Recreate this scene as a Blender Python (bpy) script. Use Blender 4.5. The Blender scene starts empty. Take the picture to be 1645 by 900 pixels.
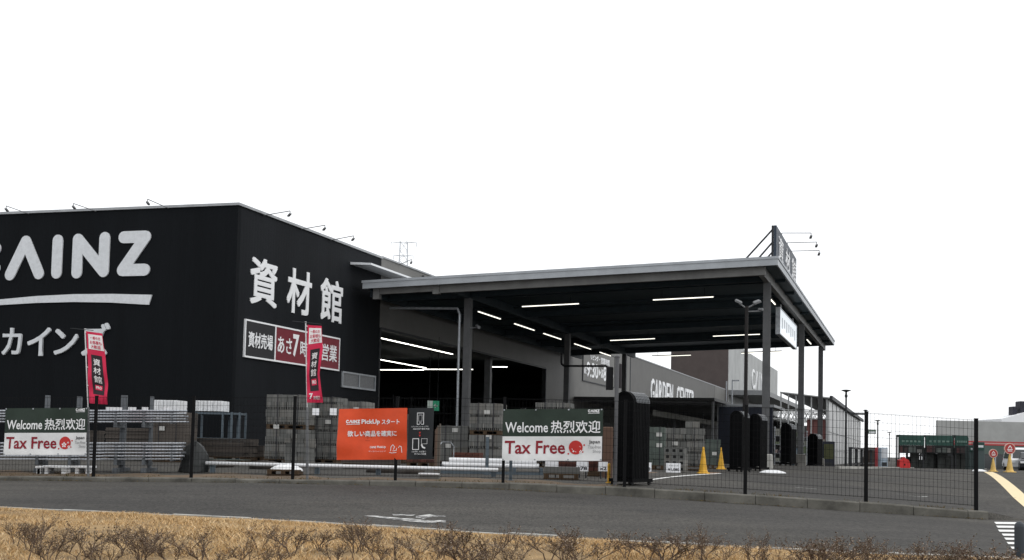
import bpy, math, random
import numpy as np
from mathutils import Matrix, Vector

random.seed(7)
rng = np.random.default_rng(11)
S = bpy.context.scene
COL = S.collection

# ------------------------------------------------------------------ camera
IW, IH = 1645.0, 900.0
FPX = 2060.0
PITCH, ROLL = math.radians(3.5), math.radians(1.3)
CAM = Vector((0, 0, 1.1))
_fw = Vector((0, math.cos(PITCH), math.sin(PITCH)))
_r0 = Vector((1, 0, 0)); _u0 = _r0.cross(_fw)
RT = math.cos(ROLL) * _r0 + math.sin(ROLL) * _u0
UP = -math.sin(ROLL) * _r0 + math.cos(ROLL) * _u0
PPX, PPY = 822.5, 594.04
cd = bpy.data.cameras.new("camera")
cam = bpy.data.objects.new("camera", cd); COL.objects.link(cam)
cd.sensor_width = 36.0; cd.lens = 36.0 * FPX / IW
cd.shift_y = (PPY - IH / 2) / IW
cd.clip_start = 0.1; cd.clip_end = 4000
m = Matrix.Identity(4)
m.col[0][:3] = RT; m.col[1][:3] = UP; m.col[2][:3] = -_fw; m.col[3][:3] = CAM
cam.matrix_world = m
S.camera = cam

# ------------------------------------------------------------------ sky, sun, exposure
SUN_EL, SUN_ROT = math.radians(52), math.radians(115)
wd = bpy.data.worlds.new("World"); S.world = wd; wd.use_nodes = True
nt = wd.node_tree; bg = nt.nodes["Background"]
sky = nt.nodes.new("ShaderNodeTexSky"); sky.sky_type = 'NISHITA'; sky.sun_disc = False
sky.sun_elevation = SUN_EL; sky.sun_rotation = SUN_ROT
sky.air_density = 1.0; sky.dust_density = 1.0; sky.ozone_density = 1.0
hs = nt.nodes.new("ShaderNodeHueSaturation"); hs.inputs["Saturation"].default_value = 0.25
hs.inputs["Value"].default_value = 1.0
cloud = nt.nodes.new("ShaderNodeMix"); cloud.data_type = 'RGBA'; cloud.inputs[0].default_value = 0.86      # even cloud layer before the sky
cloud.inputs[7].default_value = (6.9, 7.0, 7.15, 1)
nt.links.new(sky.outputs[0], hs.inputs["Color"]); nt.links.new(hs.outputs[0], cloud.inputs[6]); nt.links.new(cloud.outputs[2], bg.inputs[0])
bg.inputs[1].default_value = 0.15
sl = bpy.data.lights.new("sun", 'SUN'); sl.energy = 0.6; sl.angle = math.radians(25); sl.color = (1, 0.97, 0.93)
so = bpy.data.objects.new("sun", sl); COL.objects.link(so)
so.rotation_euler = (math.pi / 2 - SUN_EL, 0, math.pi - SUN_ROT)
S.view_settings.view_transform = 'Standard'; S.view_settings.look = 'None'
S.view_settings.exposure = 0.33; S.view_settings.gamma = 1.0
S.render.engine = 'CYCLES'
S.cycles.max_bounces = 5; S.cycles.diffuse_bounces = 3; S.cycles.glossy_bounces = 2
S.cycles.transparent_max_bounces = 12

# ------------------------------------------------------------------ pixel <-> place
def ray(px, py):
    return RT * ((px - PPX) / FPX) + UP * (-(py - PPY) / FPX) + _fw
def at(px, py, Y):
    r = ray(px, py); return CAM + r * (Y / r.y)
ANG = math.radians(17.42)
_c = at(383, 330, 44)
FR = Matrix.Translation((_c.x, _c.y, 0)) @ Matrix.Rotation(-ANG, 4, 'Z')      # building frame (u, v, z)
FRI = FR.inverted()
def onV(px, py, v):
    o = FRI @ CAM; d = (FRI.to_3x3() @ ray(px, py)); return o + d * ((v - o.y) / d.y)
def onU(px, py, u):
    o = FRI @ CAM; d = (FRI.to_3x3() @ ray(px, py)); return o + d * ((u - o.x) / d.x)
I4 = Matrix.Identity(4)

# ------------------------------------------------------------------ materials
MATS = {}
def mat(name, col, rough=0.7, var=0.0, vscale=3.0, metal=0.0, bump=0.0, bscale=60.0, spec=0.3, emit=None, estr=0.0, col2=None, detail=6, streak=None):
    if name in MATS: return MATS[name]
    M = bpy.data.materials.new(name); M.use_nodes = True
    n = M.node_tree.nodes; L = M.node_tree.links; b = n["Principled BSDF"]
    b.inputs["Base Color"].default_value = (*col, 1); b.inputs["Roughness"].default_value = rough
    b.inputs["Metallic"].default_value = metal; b.inputs["Specular IOR Level"].default_value = spec
    if var > 0 or col2 or bump:
        tc = n.new("ShaderNodeTexCoord")
        mp = n.new("ShaderNodeMapping"); L.new(tc.outputs["Object"], mp.inputs[0])
        if streak: mp.inputs["Scale"].default_value = streak
    if var > 0 or col2:
        no = n.new("ShaderNodeTexNoise"); no.inputs["Scale"].default_value = vscale; no.inputs["Detail"].default_value = detail
        no.inputs["Roughness"].default_value = 0.65
        L.new(mp.outputs[0], no.inputs["Vector"])
        cr = n.new("ShaderNodeValToRGB"); cr.color_ramp.elements[0].position = 0.3; cr.color_ramp.elements[1].position = 0.72
        c2 = col2 or tuple(min(1, c * (1 + var)) for c in col)
        c1 = col if col2 else tuple(c * (1 - var) for c in col)
        cr.color_ramp.elements[0].color = (*c1, 1); cr.color_ramp.elements[1].color = (*c2, 1)
        L.new(no.outputs[0], cr.inputs[0]); L.new(cr.outputs[0], b.inputs["Base Color"])
    if bump:
        nb = n.new("ShaderNodeTexNoise"); nb.inputs["Scale"].default_value = bscale; nb.inputs["Detail"].default_value = 4
        L.new(mp.outputs[0], nb.inputs["Vector"])
        bp = n.new("ShaderNodeBump"); bp.inputs["Strength"].default_value = bump; bp.inputs["Distance"].default_value = 0.02
        L.new(nb.outputs[0], bp.inputs["Height"]); L.new(bp.outputs[0], b.inputs["Normal"])
    if emit:
        b.inputs["Emission Color"].default_value = (*emit, 1); b.inputs["Emission Strength"].default_value = estr
    MATS[name] = M
    return M

def cladding(name, col, var=0.12, pitch=0.3, axis=0, rough=0.55, bumpd=0.6, spec=0.3, streak=None):
    """metal sheet with ribs: a wave bump along one local axis"""
    M = mat(name, col, rough, var, 0.6, spec=spec, streak=streak)
    n = M.node_tree.nodes; L = M.node_tree.links; b = n["Principled BSDF"]
    tc = n.new("ShaderNodeTexCoord"); sx = n.new("ShaderNodeSeparateXYZ"); L.new(tc.outputs["Object"], sx.inputs[0])
    md = n.new("ShaderNodeMath"); md.operation = 'PINGPONG'; md.inputs[1].default_value = pitch / 2
    L.new(sx.outputs[axis], md.inputs[0])
    st = n.new("ShaderNodeMath"); st.operation = 'LESS_THAN'; st.inputs[1].default_value = pitch * 0.09
    L.new(md.outputs[0], st.inputs[0])
    bp = n.new("ShaderNodeBump"); bp.inputs["Strength"].default_value = bumpd; bp.inputs["Distance"].default_value = 0.01; bp.invert = True
    L.new(st.outputs[0], bp.inputs["Height"]); L.new(bp.outputs[0], b.inputs["Normal"])
    return M

def asphalt_mat(name, worn=False):
    M = bpy.data.materials.new(name); M.use_nodes = True; MATS[name] = M
    n = M.node_tree.nodes; L = M.node_tree.links; b = n["Principled BSDF"]
    tc = n.new("ShaderNodeTexCoord")
    def noise(s, d=4, r=0.6, mapping=None):
        x = n.new("ShaderNodeTexNoise"); x.inputs["Scale"].default_value = s; x.inputs["Detail"].default_value = d; x.inputs["Roughness"].default_value = r
        L.new((mapping or tc).outputs["Object" if not mapping else 0], x.inputs["Vector"]); return x
    def ramp(src, p0, c0, p1, c1):
        x = n.new("ShaderNodeValToRGB"); e = x.color_ramp.elements
        e[0].position = p0; e[1].position = p1; e[0].color = (*c0, 1); e[1].color = (*c1, 1); L.new(src, x.inputs[0]); return x
    def mix(t, a, bb, f):
        x = n.new("ShaderNodeMix"); x.data_type = 'RGBA'; x.blend_type = t
        if isinstance(f, float): x.inputs[0].default_value = f
        else: L.new(f, x.inputs[0])
        L.new(a, x.inputs[6]); L.new(bb, x.inputs[7]); return x.outputs[2]
    big = ramp(noise(0.22, 5).outputs[0], 0.3, (0.046, 0.0445, 0.0415), 0.7, (0.067, 0.0645, 0.060))
    mpf = n.new("ShaderNodeMapping"); mpf.inputs["Scale"].default_value = (1.0, 0.22, 1); L.new(tc.outputs["Object"], mpf.inputs[0])
    fine = ramp(noise(26, 4, 0.85, mpf).outputs[0], 0.34, (0.42, 0.42, 0.42), 0.68, (1.62, 1.59, 1.54))
    c = mix('MULTIPLY', big.outputs[0], fine.outputs[0], 1.0)
    mp = n.new("ShaderNodeMapping"); mp.inputs["Scale"].default_value = (0.05, 0.9, 1); L.new(tc.outputs["Object"], mp.inputs[0])
    tr = ramp(noise(1.0, 4, 0.6, mp).outputs[0], 0.35, (0.86, 0.86, 0.86), 0.7, (1.14, 1.13, 1.12))
    c = mix('MULTIPLY', c, tr.outputs[0], 1.0)
    st = ramp(noise(0.55, 6, 0.7).outputs[0], 0.56, (1, 1, 1), 0.72, (0.72, 0.71, 0.70)); c = mix('MULTIPLY', c, st.outputs[0], 1.0)
    pt = ramp(noise(0.09, 2, 0.4).outputs[0], 0.47, (0.90, 0.90, 0.91), 0.50, (1.08, 1.07, 1.05)); c = mix('MULTIPLY', c, pt.outputs[0], 1.0)
    # cracks
    vo = n.new("ShaderNodeTexVoronoi"); vo.feature = 'DISTANCE_TO_EDGE'; vo.inputs["Scale"].default_value = 0.16
    wn = noise(0.7, 5); va = n.new("ShaderNodeVectorMath"); va.operation = 'ADD'
    L.new(tc.outputs["Object"], va.inputs[0]); L.new(wn.outputs["Color"], va.inputs[1]); L.new(va.outputs[0], vo.inputs["Vector"])
    ck = ramp(vo.outputs["Distance"], 0.0, (0.45, 0.45, 0.45), 0.006, (1, 1, 1))
    c = mix('MULTIPLY', c, ck.outputs[0], 0.6)
    L.new(c, b.inputs["Base Color"]); b.inputs["Roughness"].default_value = 0.9; b.inputs["Specular IOR Level"].default_value = 0.2
    bp = n.new("ShaderNodeBump"); bp.inputs["Strength"].default_value = 0.35; bp.inputs["Distance"].default_value = 0.01
    L.new(noise(90, 2).outputs[0], bp.inputs["Height"]); L.new(bp.outputs[0], b.inputs["Normal"])
    return M

def worn_paint(name, col, amount=0.45, scale=6.0):
    M = bpy.data.materials.new(name); M.use_nodes = True; MATS[name] = M
    n = M.node_tree.nodes; L = M.node_tree.links; b = n["Principled BSDF"]
    tc = n.new("ShaderNodeTexCoord"); no = n.new("ShaderNodeTexNoise"); no.inputs["Scale"].default_value = scale
    no.inputs["Detail"].default_value = 8; no.inputs["Roughness"].default_value = 0.75; L.new(tc.outputs["Object"], no.inputs["Vector"])
    cr = n.new("ShaderNodeValToRGB"); e = cr.color_ramp.elements
    e[0].position = amount - 0.05; e[1].position = amount + 0.06
    e[0].color = (0.06, 0.058, 0.055, 1); e[1].color = (*col, 1)
    L.new(no.outputs[0], cr.inputs[0]); L.new(cr.outputs[0], b.inputs["Base Color"]); b.inputs["Roughness"].default_value = 0.8
    return M

def island_mat(name, cols, rough=0.85):
    M = bpy.data.materials.new(name); M.use_nodes = True; MATS[name] = M
    n = M.node_tree.nodes; L = M.node_tree.links; b = n["Principled BSDF"]
    g = n.new("ShaderNodeNewGeometry"); cr = n.new("ShaderNodeValToRGB")
    e = cr.color_ramp.elements
    e[0].position = 0; e[0].color = (*cols[0], 1); e[1].position = 1; e[1].color = (*cols[-1], 1)
    for i, c in enumerate(cols[1:-1]):
        x = e.new((i + 1) / (len(cols) - 1)); x.color = (*c, 1)
    L.new(g.outputs["Random Per Island"], cr.inputs[0]); L.new(cr.outputs[0], b.inputs["Base Color"])
    b.inputs["Roughness"].default_value = rough; b.inputs["Specular IOR Level"].default_value = 0.15
    return M

# ------------------------------------------------------------------ mesh builder (everything is written in world coordinates; build() turns it into the parent's)
class MB:
    def __init__(s, M=None): s.v = []; s.f = []; s.M = M or I4
    def add(s, vs, fs, M=None):
        T = s.M @ M if M else s.M
        o = len(s.v); s.v += [tuple(T @ Vector(p)) for p in vs]; s.f += [tuple(i + o for i in f) for f in fs]; return s
    def box(s, x0, x1, y0, y1, z0, z1, M=None):
        if x0 > x1: x0, x1 = x1, x0
        if y0 > y1: y0, y1 = y1, y0
        if z0 > z1: z0, z1 = z1, z0
        return s.add([(x0, y0, z0), (x1, y0, z0), (x1, y1, z0), (x0, y1, z0), (x0, y0, z1), (x1, y0, z1), (x1, y1, z1), (x0, y1, z1)],
                     [(0, 3, 2, 1), (4, 5, 6, 7), (0, 1, 5, 4), (1, 2, 6, 5), (2, 3, 7, 6), (3, 0, 4, 7)], M)
    def bbox(s, x0, x1, y0, y1, z0, z1, b=0.02, M=None):
        """box with chamfered vertical and top edges"""
        if x0 > x1: x0, x1 = x1, x0
        if y0 > y1: y0, y1 = y1, y0
        P = [(x0 + b, y0), (x1 - b, y0), (x1, y0 + b), (x1, y1 - b), (x1 - b, y1), (x0 + b, y1), (x0, y1 - b), (x0, y0 + b)]
        cx, cy = (x0 + x1) / 2, (y0 + y1) / 2
        def inset(p): return (p[0] - b * (1 if p[0] > cx else -1), p[1] - b * (1 if p[1] > cy else -1))
        vs = [(x, y, z0) for x, y in P] + [(x, y, z1 - b) for x, y in P] + [(*inset(p), z1) for p in P]
        fs = [tuple(range(7, -1, -1)), tuple(range(16, 24))]
        for k in (0, 8):
            for i in range(8): j = (i + 1) % 8; fs.append((k + i, k + j, k + 8 + j, k + 8 + i))
        return s.add(vs, fs, M)
    def tube(s, p, q, r, n=8, r2=None, cap=True, M=None):
        p, q = Vector(p), Vector(q); d = (q - p)
        if d.length < 1e-6: return s
        d.normalize(); a = d.orthogonal().normalized(); b = d.cross(a); r2 = r if r2 is None else r2
        vs = []
        for k in range(n):
            t = 2 * math.pi * k / n; o = a * math.cos(t) + b * math.sin(t); vs.append(tuple(p + o * r))
        for k in range(n):
            t = 2 * math.pi * k / n; o = a * math.cos(t) + b * math.sin(t); vs.append(tuple(q + o * r2))
        fs = [(k, (k + 1) % n, n + (k + 1) % n, n + k) for k in range(n)]
        if cap: fs += [tuple(range(n - 1, -1, -1)), tuple(range(n, 2 * n))]
        return s.add(vs, fs, M)
    def path(s, pts, r, n=8):
        for a, b in zip(pts[:-1], pts[1:]): s.tube(a, b, r, n)
        return s
    def bar(s, p, q, w, h, M=None):
        """rectangular bar from p to q, w wide (level), h high"""
        p, q = Vector(p), Vector(q); d = (q - p).normalized(); z = Vector((0, 0, 1))
        a = d.cross(z)
        if a.length < 1e-4: a = Vector((1, 0, 0))
        a.normalize(); b = a.cross(d).normalized()
        vs = [tuple(e + a * (w / 2 * i) + b * (h / 2 * j)) for e in (p, q) for i, j in ((-1, -1), (1, -1), (1, 1), (-1, 1))]
        return s.add(vs, [(3, 2, 1, 0), (4, 5, 6, 7), (0, 1, 5, 4), (1, 2, 6, 5), (2, 3, 7, 6), (3, 0, 4, 7)], M)
    def prism(s, poly, z0, z1, M=None):
        """extrude a 2D polygon (counter-clockwise, x-y) from z0 to z1"""
        n = len(poly)
        vs = [(x, y, z0) for x, y in poly] + [(x, y, z1) for x, y in poly]
        fs = [tuple(range(n - 1, -1, -1)), tuple(range(n, 2 * n))] + [(i, (i + 1) % n, n + (i + 1) % n, n + i) for i in range(n)]
        return s.add(vs, fs, M)
    def lathe(s, prof, n=16, c=(0, 0, 0), M=None, square=False):
        vs = []; fs = []
        for r, z in prof:
            for k in range(n):
                t = 2 * math.pi * (k + 0.5) / n; vs.append((c[0] + r * math.cos(t), c[1] + r * math.sin(t), c[2] + z))
        for i in range(len(prof) - 1):
            for k in range(n):
                fs.append((i * n + k, i * n + (k + 1) % n, (i + 1) * n + (k + 1) % n, (i + 1) * n + k))
        fs.append(tuple(range(n - 1, -1, -1))); fs.append(tuple(range((len(prof) - 1) * n, len(prof) * n)))
        return s.add(vs, fs, M)
    def stroke(s, pts, r, z0, z1, M=None, n=7, closed=False):
        """rounded stroke along a 2D polyline: one capsule for each leg, each a hair prouder than the last"""
        for i, (a, b) in enumerate(zip(pts[:-1], pts[1:])):
            a, b = Vector(a), Vector(b); t = math.atan2(b.y - a.y, b.x - a.x)
            poly = [(b.x + r * math.cos(t - math.pi / 2 + math.pi * k / n), b.y + r * math.sin(t - math.pi / 2 + math.pi * k / n)) for k in range(n + 1)]
            poly += [(a.x + r * math.cos(t + math.pi / 2 + math.pi * k / n), a.y + r * math.sin(t + math.pi / 2 + math.pi * k / n)) for k in range(n + 1)]
            s.prism(poly, z0, z1 + 0.0012 * (i % 3) * (1 if z1 - z0 < 0.02 else 2), M)
        return s
    def warp(s, fn): s.v = [tuple(fn(Vector(p))) for p in s.v]; return s
    def build(s, name, material, parent=None, origin=None, smooth=False):
        me = bpy.data.meshes.new(name)
        ob = bpy.data.objects.new(name, me); COL.objects.link(ob)
        if parent is not None:
            ob.parent = parent; T = wmat(parent).inverted(); vs = [tuple(T @ Vector(p)) for p in s.v]
        else:
            if origin is None and s.v:
                a = np.array(s.v); origin = ((a[:, 0].min() + a[:, 0].max()) / 2, (a[:, 1].min() + a[:, 1].max()) / 2, a[:, 2].min())
            O = Vector(origin or (0, 0, 0)); ob.location = O; vs = [tuple(Vector(p) - O) for p in s.v]
        me.from_pydata(vs, [], s.f); me.update()
        if material: me.materials.append(material)
        if smooth: me.polygons.foreach_set("use_smooth", [True] * len(me.polygons))
        return ob
def wmat(o):
    Mx = Matrix.Translation(o.location) @ o.rotation_euler.to_matrix().to_4x4()
    return wmat(o.parent) @ Mx if o.parent else Mx
def tag(o, label=None, cat=None, group=None, kind=None):
    if label: o["label"] = label
    if cat: o["category"] = cat
    if group: o["group"] = group
    if kind: o["kind"] = kind
    return o
def thing(name, loc, label, cat, group=None, rz=0.0):
    o = bpy.data.objects.new(name, None); COL.objects.link(o); o.empty_display_size = 0.3
    o.location = loc; o.rotation_euler = (0, 0, rz); return tag(o, label, cat, group)
def struct(o): o["kind"] = "structure"; return o
def dup(o, parent=None):
    c = o.copy(); COL.objects.link(c)
    if parent: c.parent = parent
    for ch in [x for x in COL.objects if x.parent == o]: dup(ch, c)
    return c
def fr(u, v, z=0): return FR @ Vector((u, v, z))
def txt(mb, body, M, x0, x1, y0, y1, z0, z1, bold=0.0, space=1.0):
    """text stretched into the rectangle x0..x1, y0..y1 of the plane M, from depth z0 to z1"""
    cjk = any(ord(c) > 0x2E80 for c in body)      # the many-holed characters are thickened by shifted copies, the plain ones by outline offset
    cu = bpy.data.curves.new("glyphs", 'FONT'); cu.body = body; cu.size = 1; cu.offset = 0 if cjk else bold; cu.resolution_u = 2
    cu.space_character = space; cu.extrude = 0.5
    ob = bpy.data.objects.new("glyphs", cu); me = ob.to_mesh()
    n = len(me.vertices); a = np.empty(n * 3, dtype=np.float32); me.vertices.foreach_get("co", a); a = a.reshape(-1, 3)
    fs = [tuple(p.vertices) for p in me.polygons]
    if n:
        mn, mx = a.min(0), a.max(0)
        a[:, 0] = x0 + (a[:, 0] - mn[0]) / (mx[0] - mn[0]) * (x1 - x0)
        a[:, 1] = y0 + (a[:, 1] - mn[1]) / (mx[1] - mn[1]) * (y1 - y0)
        a[:, 2] = z0 + (a[:, 2] + 0.5) * (z1 - z0)
        d = bold * (y1 - y0) * 0.9
        for i, (dx, dy) in enumerate([(-d, -d), (d, -d), (d, d), (-d, d), (0, 0)] if cjk and bold else [(0, 0)]):
            mb.add([(float(p[0]) + dx, float(p[1]) + dy, float(p[2]) + i * 0.0007 * (1 if p[2] > z0 + 1e-6 else 0)) for p in a], fs, M)
    ob.to_mesh_clear(); bpy.data.objects.remove(ob); bpy.data.curves.remove(cu)
ORD = "first second third fourth fifth sixth seventh eighth ninth tenth eleventh twelfth thirteenth fourteenth fifteenth sixteenth seventeenth eighteenth nineteenth twentieth".split()
for _t in ("twenty", "thirty", "forty", "fifty", "sixty", "seventy"):
    if _t != "twenty": ORD.append(_t[:-1] + "ieth")
    ORD += [_t + "-" + w for w in ORD[:9]]
# planes of the building: text x -> u, y -> z, facing -v ; text x -> v, y -> z, facing +u
def facing_front(v): 
    return FR @ Matrix(((1, 0, 0, 0), (0, 0, -1, v), (0, 1, 0, 0), (0, 0, 0, 1)))
def facing_side(u):
    return FR @ Matrix(((0, 0, 1, u), (1, 0, 0, 0), (0, 1, 0, 0), (0, 0, 0, 1)))
# ================================================================== GROUND
ASPH = asphalt_mat("asphalt")
CONC = mat("concrete", (0.17, 0.165, 0.15), 0.9, 0.35, 1.6, bump=0.3, bscale=40, detail=9)
CONC_L = mat("pale_concrete", (0.36, 0.355, 0.33), 0.9, 0.3, 2.5, detail=8)
def ss(a, b, x):
    t = max(0.0, min(1.0, (x - a) / (b - a))); return t * t * (3 - 2 * t)
def interp(x, T):
    if x <= T[0][0]: return T[0][1]
    for (a, p), (b, q) in zip(T[:-1], T[1:]):
        if x <= b: return p + (q - p) * (x - a) / (b - a)
    return T[-1][1]
def fenceY(px): return 29.0 - (px - 150) * 0.00254
FB = [(px, at(px, py, fenceY(px))) for px, py in [(-180, 763), (-12, 764), (150, 765), (307, 767), (470, 769.5), (635, 772), (808, 775), (1003, 782), (1197, 793), (1391, 806), (1568, 820)]]
KT = [(p.x, p.z) for _, p in FB]                                            # kerb top
KB = []
for px, py in [(-180, 772), (0, 772), (420, 776), (630, 781), (810, 787), (1000, 797), (1197, 810), (1391, 823), (1580, 835)]:
    q = at(px, py, fenceY(px) - 0.22); KB.append((q.x, q.z))                # kerb foot
XEND = at(1582, 824, fenceY(1582)).x                                        # where the kerb stops
def kY(x): return interp(x, [(-40, 29.0 + 4.8)] + [(p.x, p.y) for _, p in FB] + [(40, 18.5)])
def ktop(x): return interp(x, KT)
def kfoot(x): return interp(x, KB)
EDGE = [at(px, py, 1).copy() for px, py in ()]
def atz(px, py, z):
    r = ray(px, py); return CAM + r * ((z - CAM.z) / r.z)
EDGE = [atz(px, py, 0.03) for px, py in [(-150, 809), (0, 815), (420, 834), (640, 848), (1000, 869), (1300, 884), (1645, 899)]]
EDT = [(p.x, p.y) for p in EDGE]
e_s0 = (EDT[1][1] - EDT[0][1]) / (EDT[1][0] - EDT[0][0]); e_s1 = -0.33
EDT = [(-30, EDT[0][1] + e_s0 * (-30 - EDT[0][0]))] + EDT + [(30, EDT[-1][1] + e_s1 * (30 - EDT[-1][0]))]
def vY(x): return interp(x, EDT)
YARD = 0.55
def gz(x, y):
    """height of the ground"""
    t = y - kY(x)
    if t < -0.1:
        k = ss(0, 1, (y - vY(x)) / max(1.0, kY(x) - 0.2 - vY(x)))
        return (0.0) * (1 - k) + kfoot(x) * k
    z0 = ktop(x) - 0.03 if x < XEND else kfoot(x) + (ktop(XEND) - 0.03 - kfoot(XEND)) * ss(XEND + 0.9, XEND, x) 
    ln = 12 + 20 * ss(3, 9.5, x)
    z = z0 + (YARD - z0) * ss(-0.3, 1.0, t / ln) if False else z0 + (YARD - z0) * math.sin(min(1, max(0, t) / ln) * math.pi / 2)
    return z - 0.35 * ss(64, 90, y)
xs = list(np.concatenate([np.linspace(-400, -34, 12), np.linspace(-30, XEND - 0.1, 80), [XEND + 0.02], np.linspace(XEND + 0.2, 16, 24), np.linspace(18, 40, 12), np.linspace(60, 900, 12)]))
ts = list(np.concatenate([np.linspace(-26, -1, 22), [-0.6, -0.22, -0.1, 0.0, 0.2], np.linspace(1, 40, 50), np.linspace(44, 130, 24), np.linspace(150, 1600, 14)]))
vs, fs = [], []
for t in ts:
    for x in xs:
        y = kY(x) + t; vs.append((x, y, gz(x, y)))
nx = len(xs)
for j in range(len(ts) - 1):
    for i in range(nx - 1): fs.append((j * nx + i, j * nx + i + 1, (j + 1) * nx + i + 1, (j + 1) * nx + i))
g = MB(); g.v = vs; g.f = fs
struct(g.build("asphalt_ground", ASPH, origin=(0, 0, 0), smooth=True))

def draped(name, poly_fn, material, dz=0.004): pass
# kerb of the yard: separate stones with joints
k = MB(); px0 = -20.0; x = px0
while x < XEND:
    x2 = min(x + 1.0, XEND) - 0.012
    y1, y2 = kY(x), kY(x2); zt1, zt2 = ktop(x) - 0.006, ktop(x2) - 0.006
    jz = random.uniform(-0.008, 0.008); zt1 += jz; zt2 += jz
    b = 0.025
    A = [(x, y1 - 0.22, -0.5), (x, y1 - 0.22, zt1 - b), (x, y1 - 0.22 + b, zt1), (x, y1 + 0.1, zt1), (x, y1 + 0.1, -0.5)]
    B = [(x2, y2 - 0.22, -0.5), (x2, y2 - 0.22, zt2 - b), (x2, y2 - 0.22 + b, zt2), (x2, y2 + 0.1, zt2), (x2, y2 + 0.1, -0.5)]
    k.add(A + B, [(0, 1, 2, 3, 4), (9, 8, 7, 6, 5)] + [(i, i + 5, (i + 1) % 5 + 5, (i + 1) % 5) for i in range(5)])
    x = x2 + 0.012
KERB = mat("kerb_concrete", (0.115, 0.11, 0.095), 0.92, 0.6, 1.6, bump=0.4, bscale=30, detail=9)
struct(k.build("kerb", KERB, origin=(0, 28, 0)))

# verge: soil sheet, edging stones, dry grass
v = MB(); n = 60; xsv = np.linspace(-30, 30, n); rows = np.linspace(0, 1, 14)
def vz(x, y):
    d = vY(x) - y
    return 0.03 + 0.03 * ss(0, 1.5, d) + 0.03 * math.sin(x * 1.7 + y * 0.9) * ss(0.2, 2, d)
for j, r in enumerate(rows):
    for x in xsv:
        y = vY(x) - 0.16 - r * 11.0; v.v.append((x, y, vz(x, y)))
for j in range(len(rows) - 1):
    for i in range(n - 1): v.f.append((j * n + i + n, j * n + i + n + 1, j * n + i + 1, j * n + i))
SOIL = mat("verge_soil", (0.09, 0.06, 0.03), 0.95, col2=(0.42, 0.28, 0.13), vscale=1.1, bump=0.5, bscale=25, detail=9)
struct(v.build("ground_verge", SOIL, origin=(0, 10, 0), smooth=True))
e = MB(); x = -12.0
while x < 12:
    x2 = x + 0.6 - 0.01; y1, y2 = vY(x), vY(x2); h = 0.045 + random.uniform(-0.015, 0.012)
    e.add([(x, y1 - 0.16, -0.1), (x2, y2 - 0.16, -0.1), (x2, y2, -0.1), (x, y1, -0.1), (x, y1 - 0.16, h), (x2, y2 - 0.16, h), (x2, y2, h), (x, y1, h)],
          [(0, 3, 2, 1), (4, 5, 6, 7), (0, 1, 5, 4), (1, 2, 6, 5), (2, 3, 7, 6), (3, 0, 4, 7)])
    x = x2 + 0.01
struct(e.build("verge_kerb", CONC_L, origin=(0, 15, 0)))

# dry grass: many blades, one object that nobody could count
N = 230000
gx = rng.uniform(-9.5, 9.0, N); dd = np.abs(rng.uniform(0.0, 1, N)) ** 1.15 * 8.5 - 0.10 * (np.sin(gx * 4.0) * np.sin(gx * 1.7 + 1) > 0) - 0.02
gy = np.array([vY(a) for a in gx]) - 0.13 - dd
cl = np.sin(gx * 3.1 + gy * 1.3) + np.sin(gx * 1.3 - gy * 2.7 + 1.0) + np.sin(gx * 7.0 + gy * 5.0)
keep = (cl + rng.uniform(-2.4, 2.4, N)) > -0.55
keep &= gy > 9.5
gx, gy, dd = gx[keep], gy[keep], dd[keep]; N = len(gx)
tuft = np.sin(gx * 2.3 + np.sin(gy * 1.9) * 2) * np.sin(gy * 2.1 + gx * 0.7); hgt = rng.uniform(0.012, 0.05, N) * (0.75 + 0.6 * np.clip(tuft, -0.4, 1)) * (0.7 + 0.5 * (dd > 0.4)); ang = rng.uniform(0, 2 * np.pi, N); lean = rng.uniform(0.4, 2.4, N) * hgt
w = rng.uniform(0.003, 0.008, N); gzv = np.array([vz(a, b) for a, b in zip(gx, gy)])
a2 = rng.uniform(0, np.pi, N)
V = np.empty((N, 3, 3))
V[:, 0] = np.stack([gx - w * np.cos(a2), gy - w * np.sin(a2), gzv - 0.01], 1)
V[:, 1] = np.stack([gx + w * np.cos(a2), gy + w * np.sin(a2), gzv - 0.01], 1)
V[:, 2] = np.stack([gx + lean * np.cos(ang), gy + lean * np.sin(ang), gzv + hgt], 1)
me = bpy.data.meshes.new("dry_grass"); me.vertices.add(N * 3); me.vertices.foreach_set("co", V.astype(np.float32).ravel())
me.loops.add(N * 3); me.loops.foreach_set("vertex_index", np.arange(N * 3, dtype=np.int32))
me.polygons.add(N); me.polygons.foreach_set("loop_start", np.arange(0, N * 3, 3, dtype=np.int32))
me.update(calc_edges=True)
STRAW = island_mat("straw", [(0.17, 0.105, 0.05), (0.46, 0.295, 0.135), (0.66, 0.45, 0.225), (0.72, 0.55, 0.34), (0.31, 0.22, 0.10), (0.60, 0.37, 0.17)])
me.materials.append(STRAW)
gr = bpy.data.objects.new("dry_grass", me); COL.objects.link(gr); tag(gr, "short straw-coloured dead grass on the verge beside the road", "grass", kind="stuff")

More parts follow.
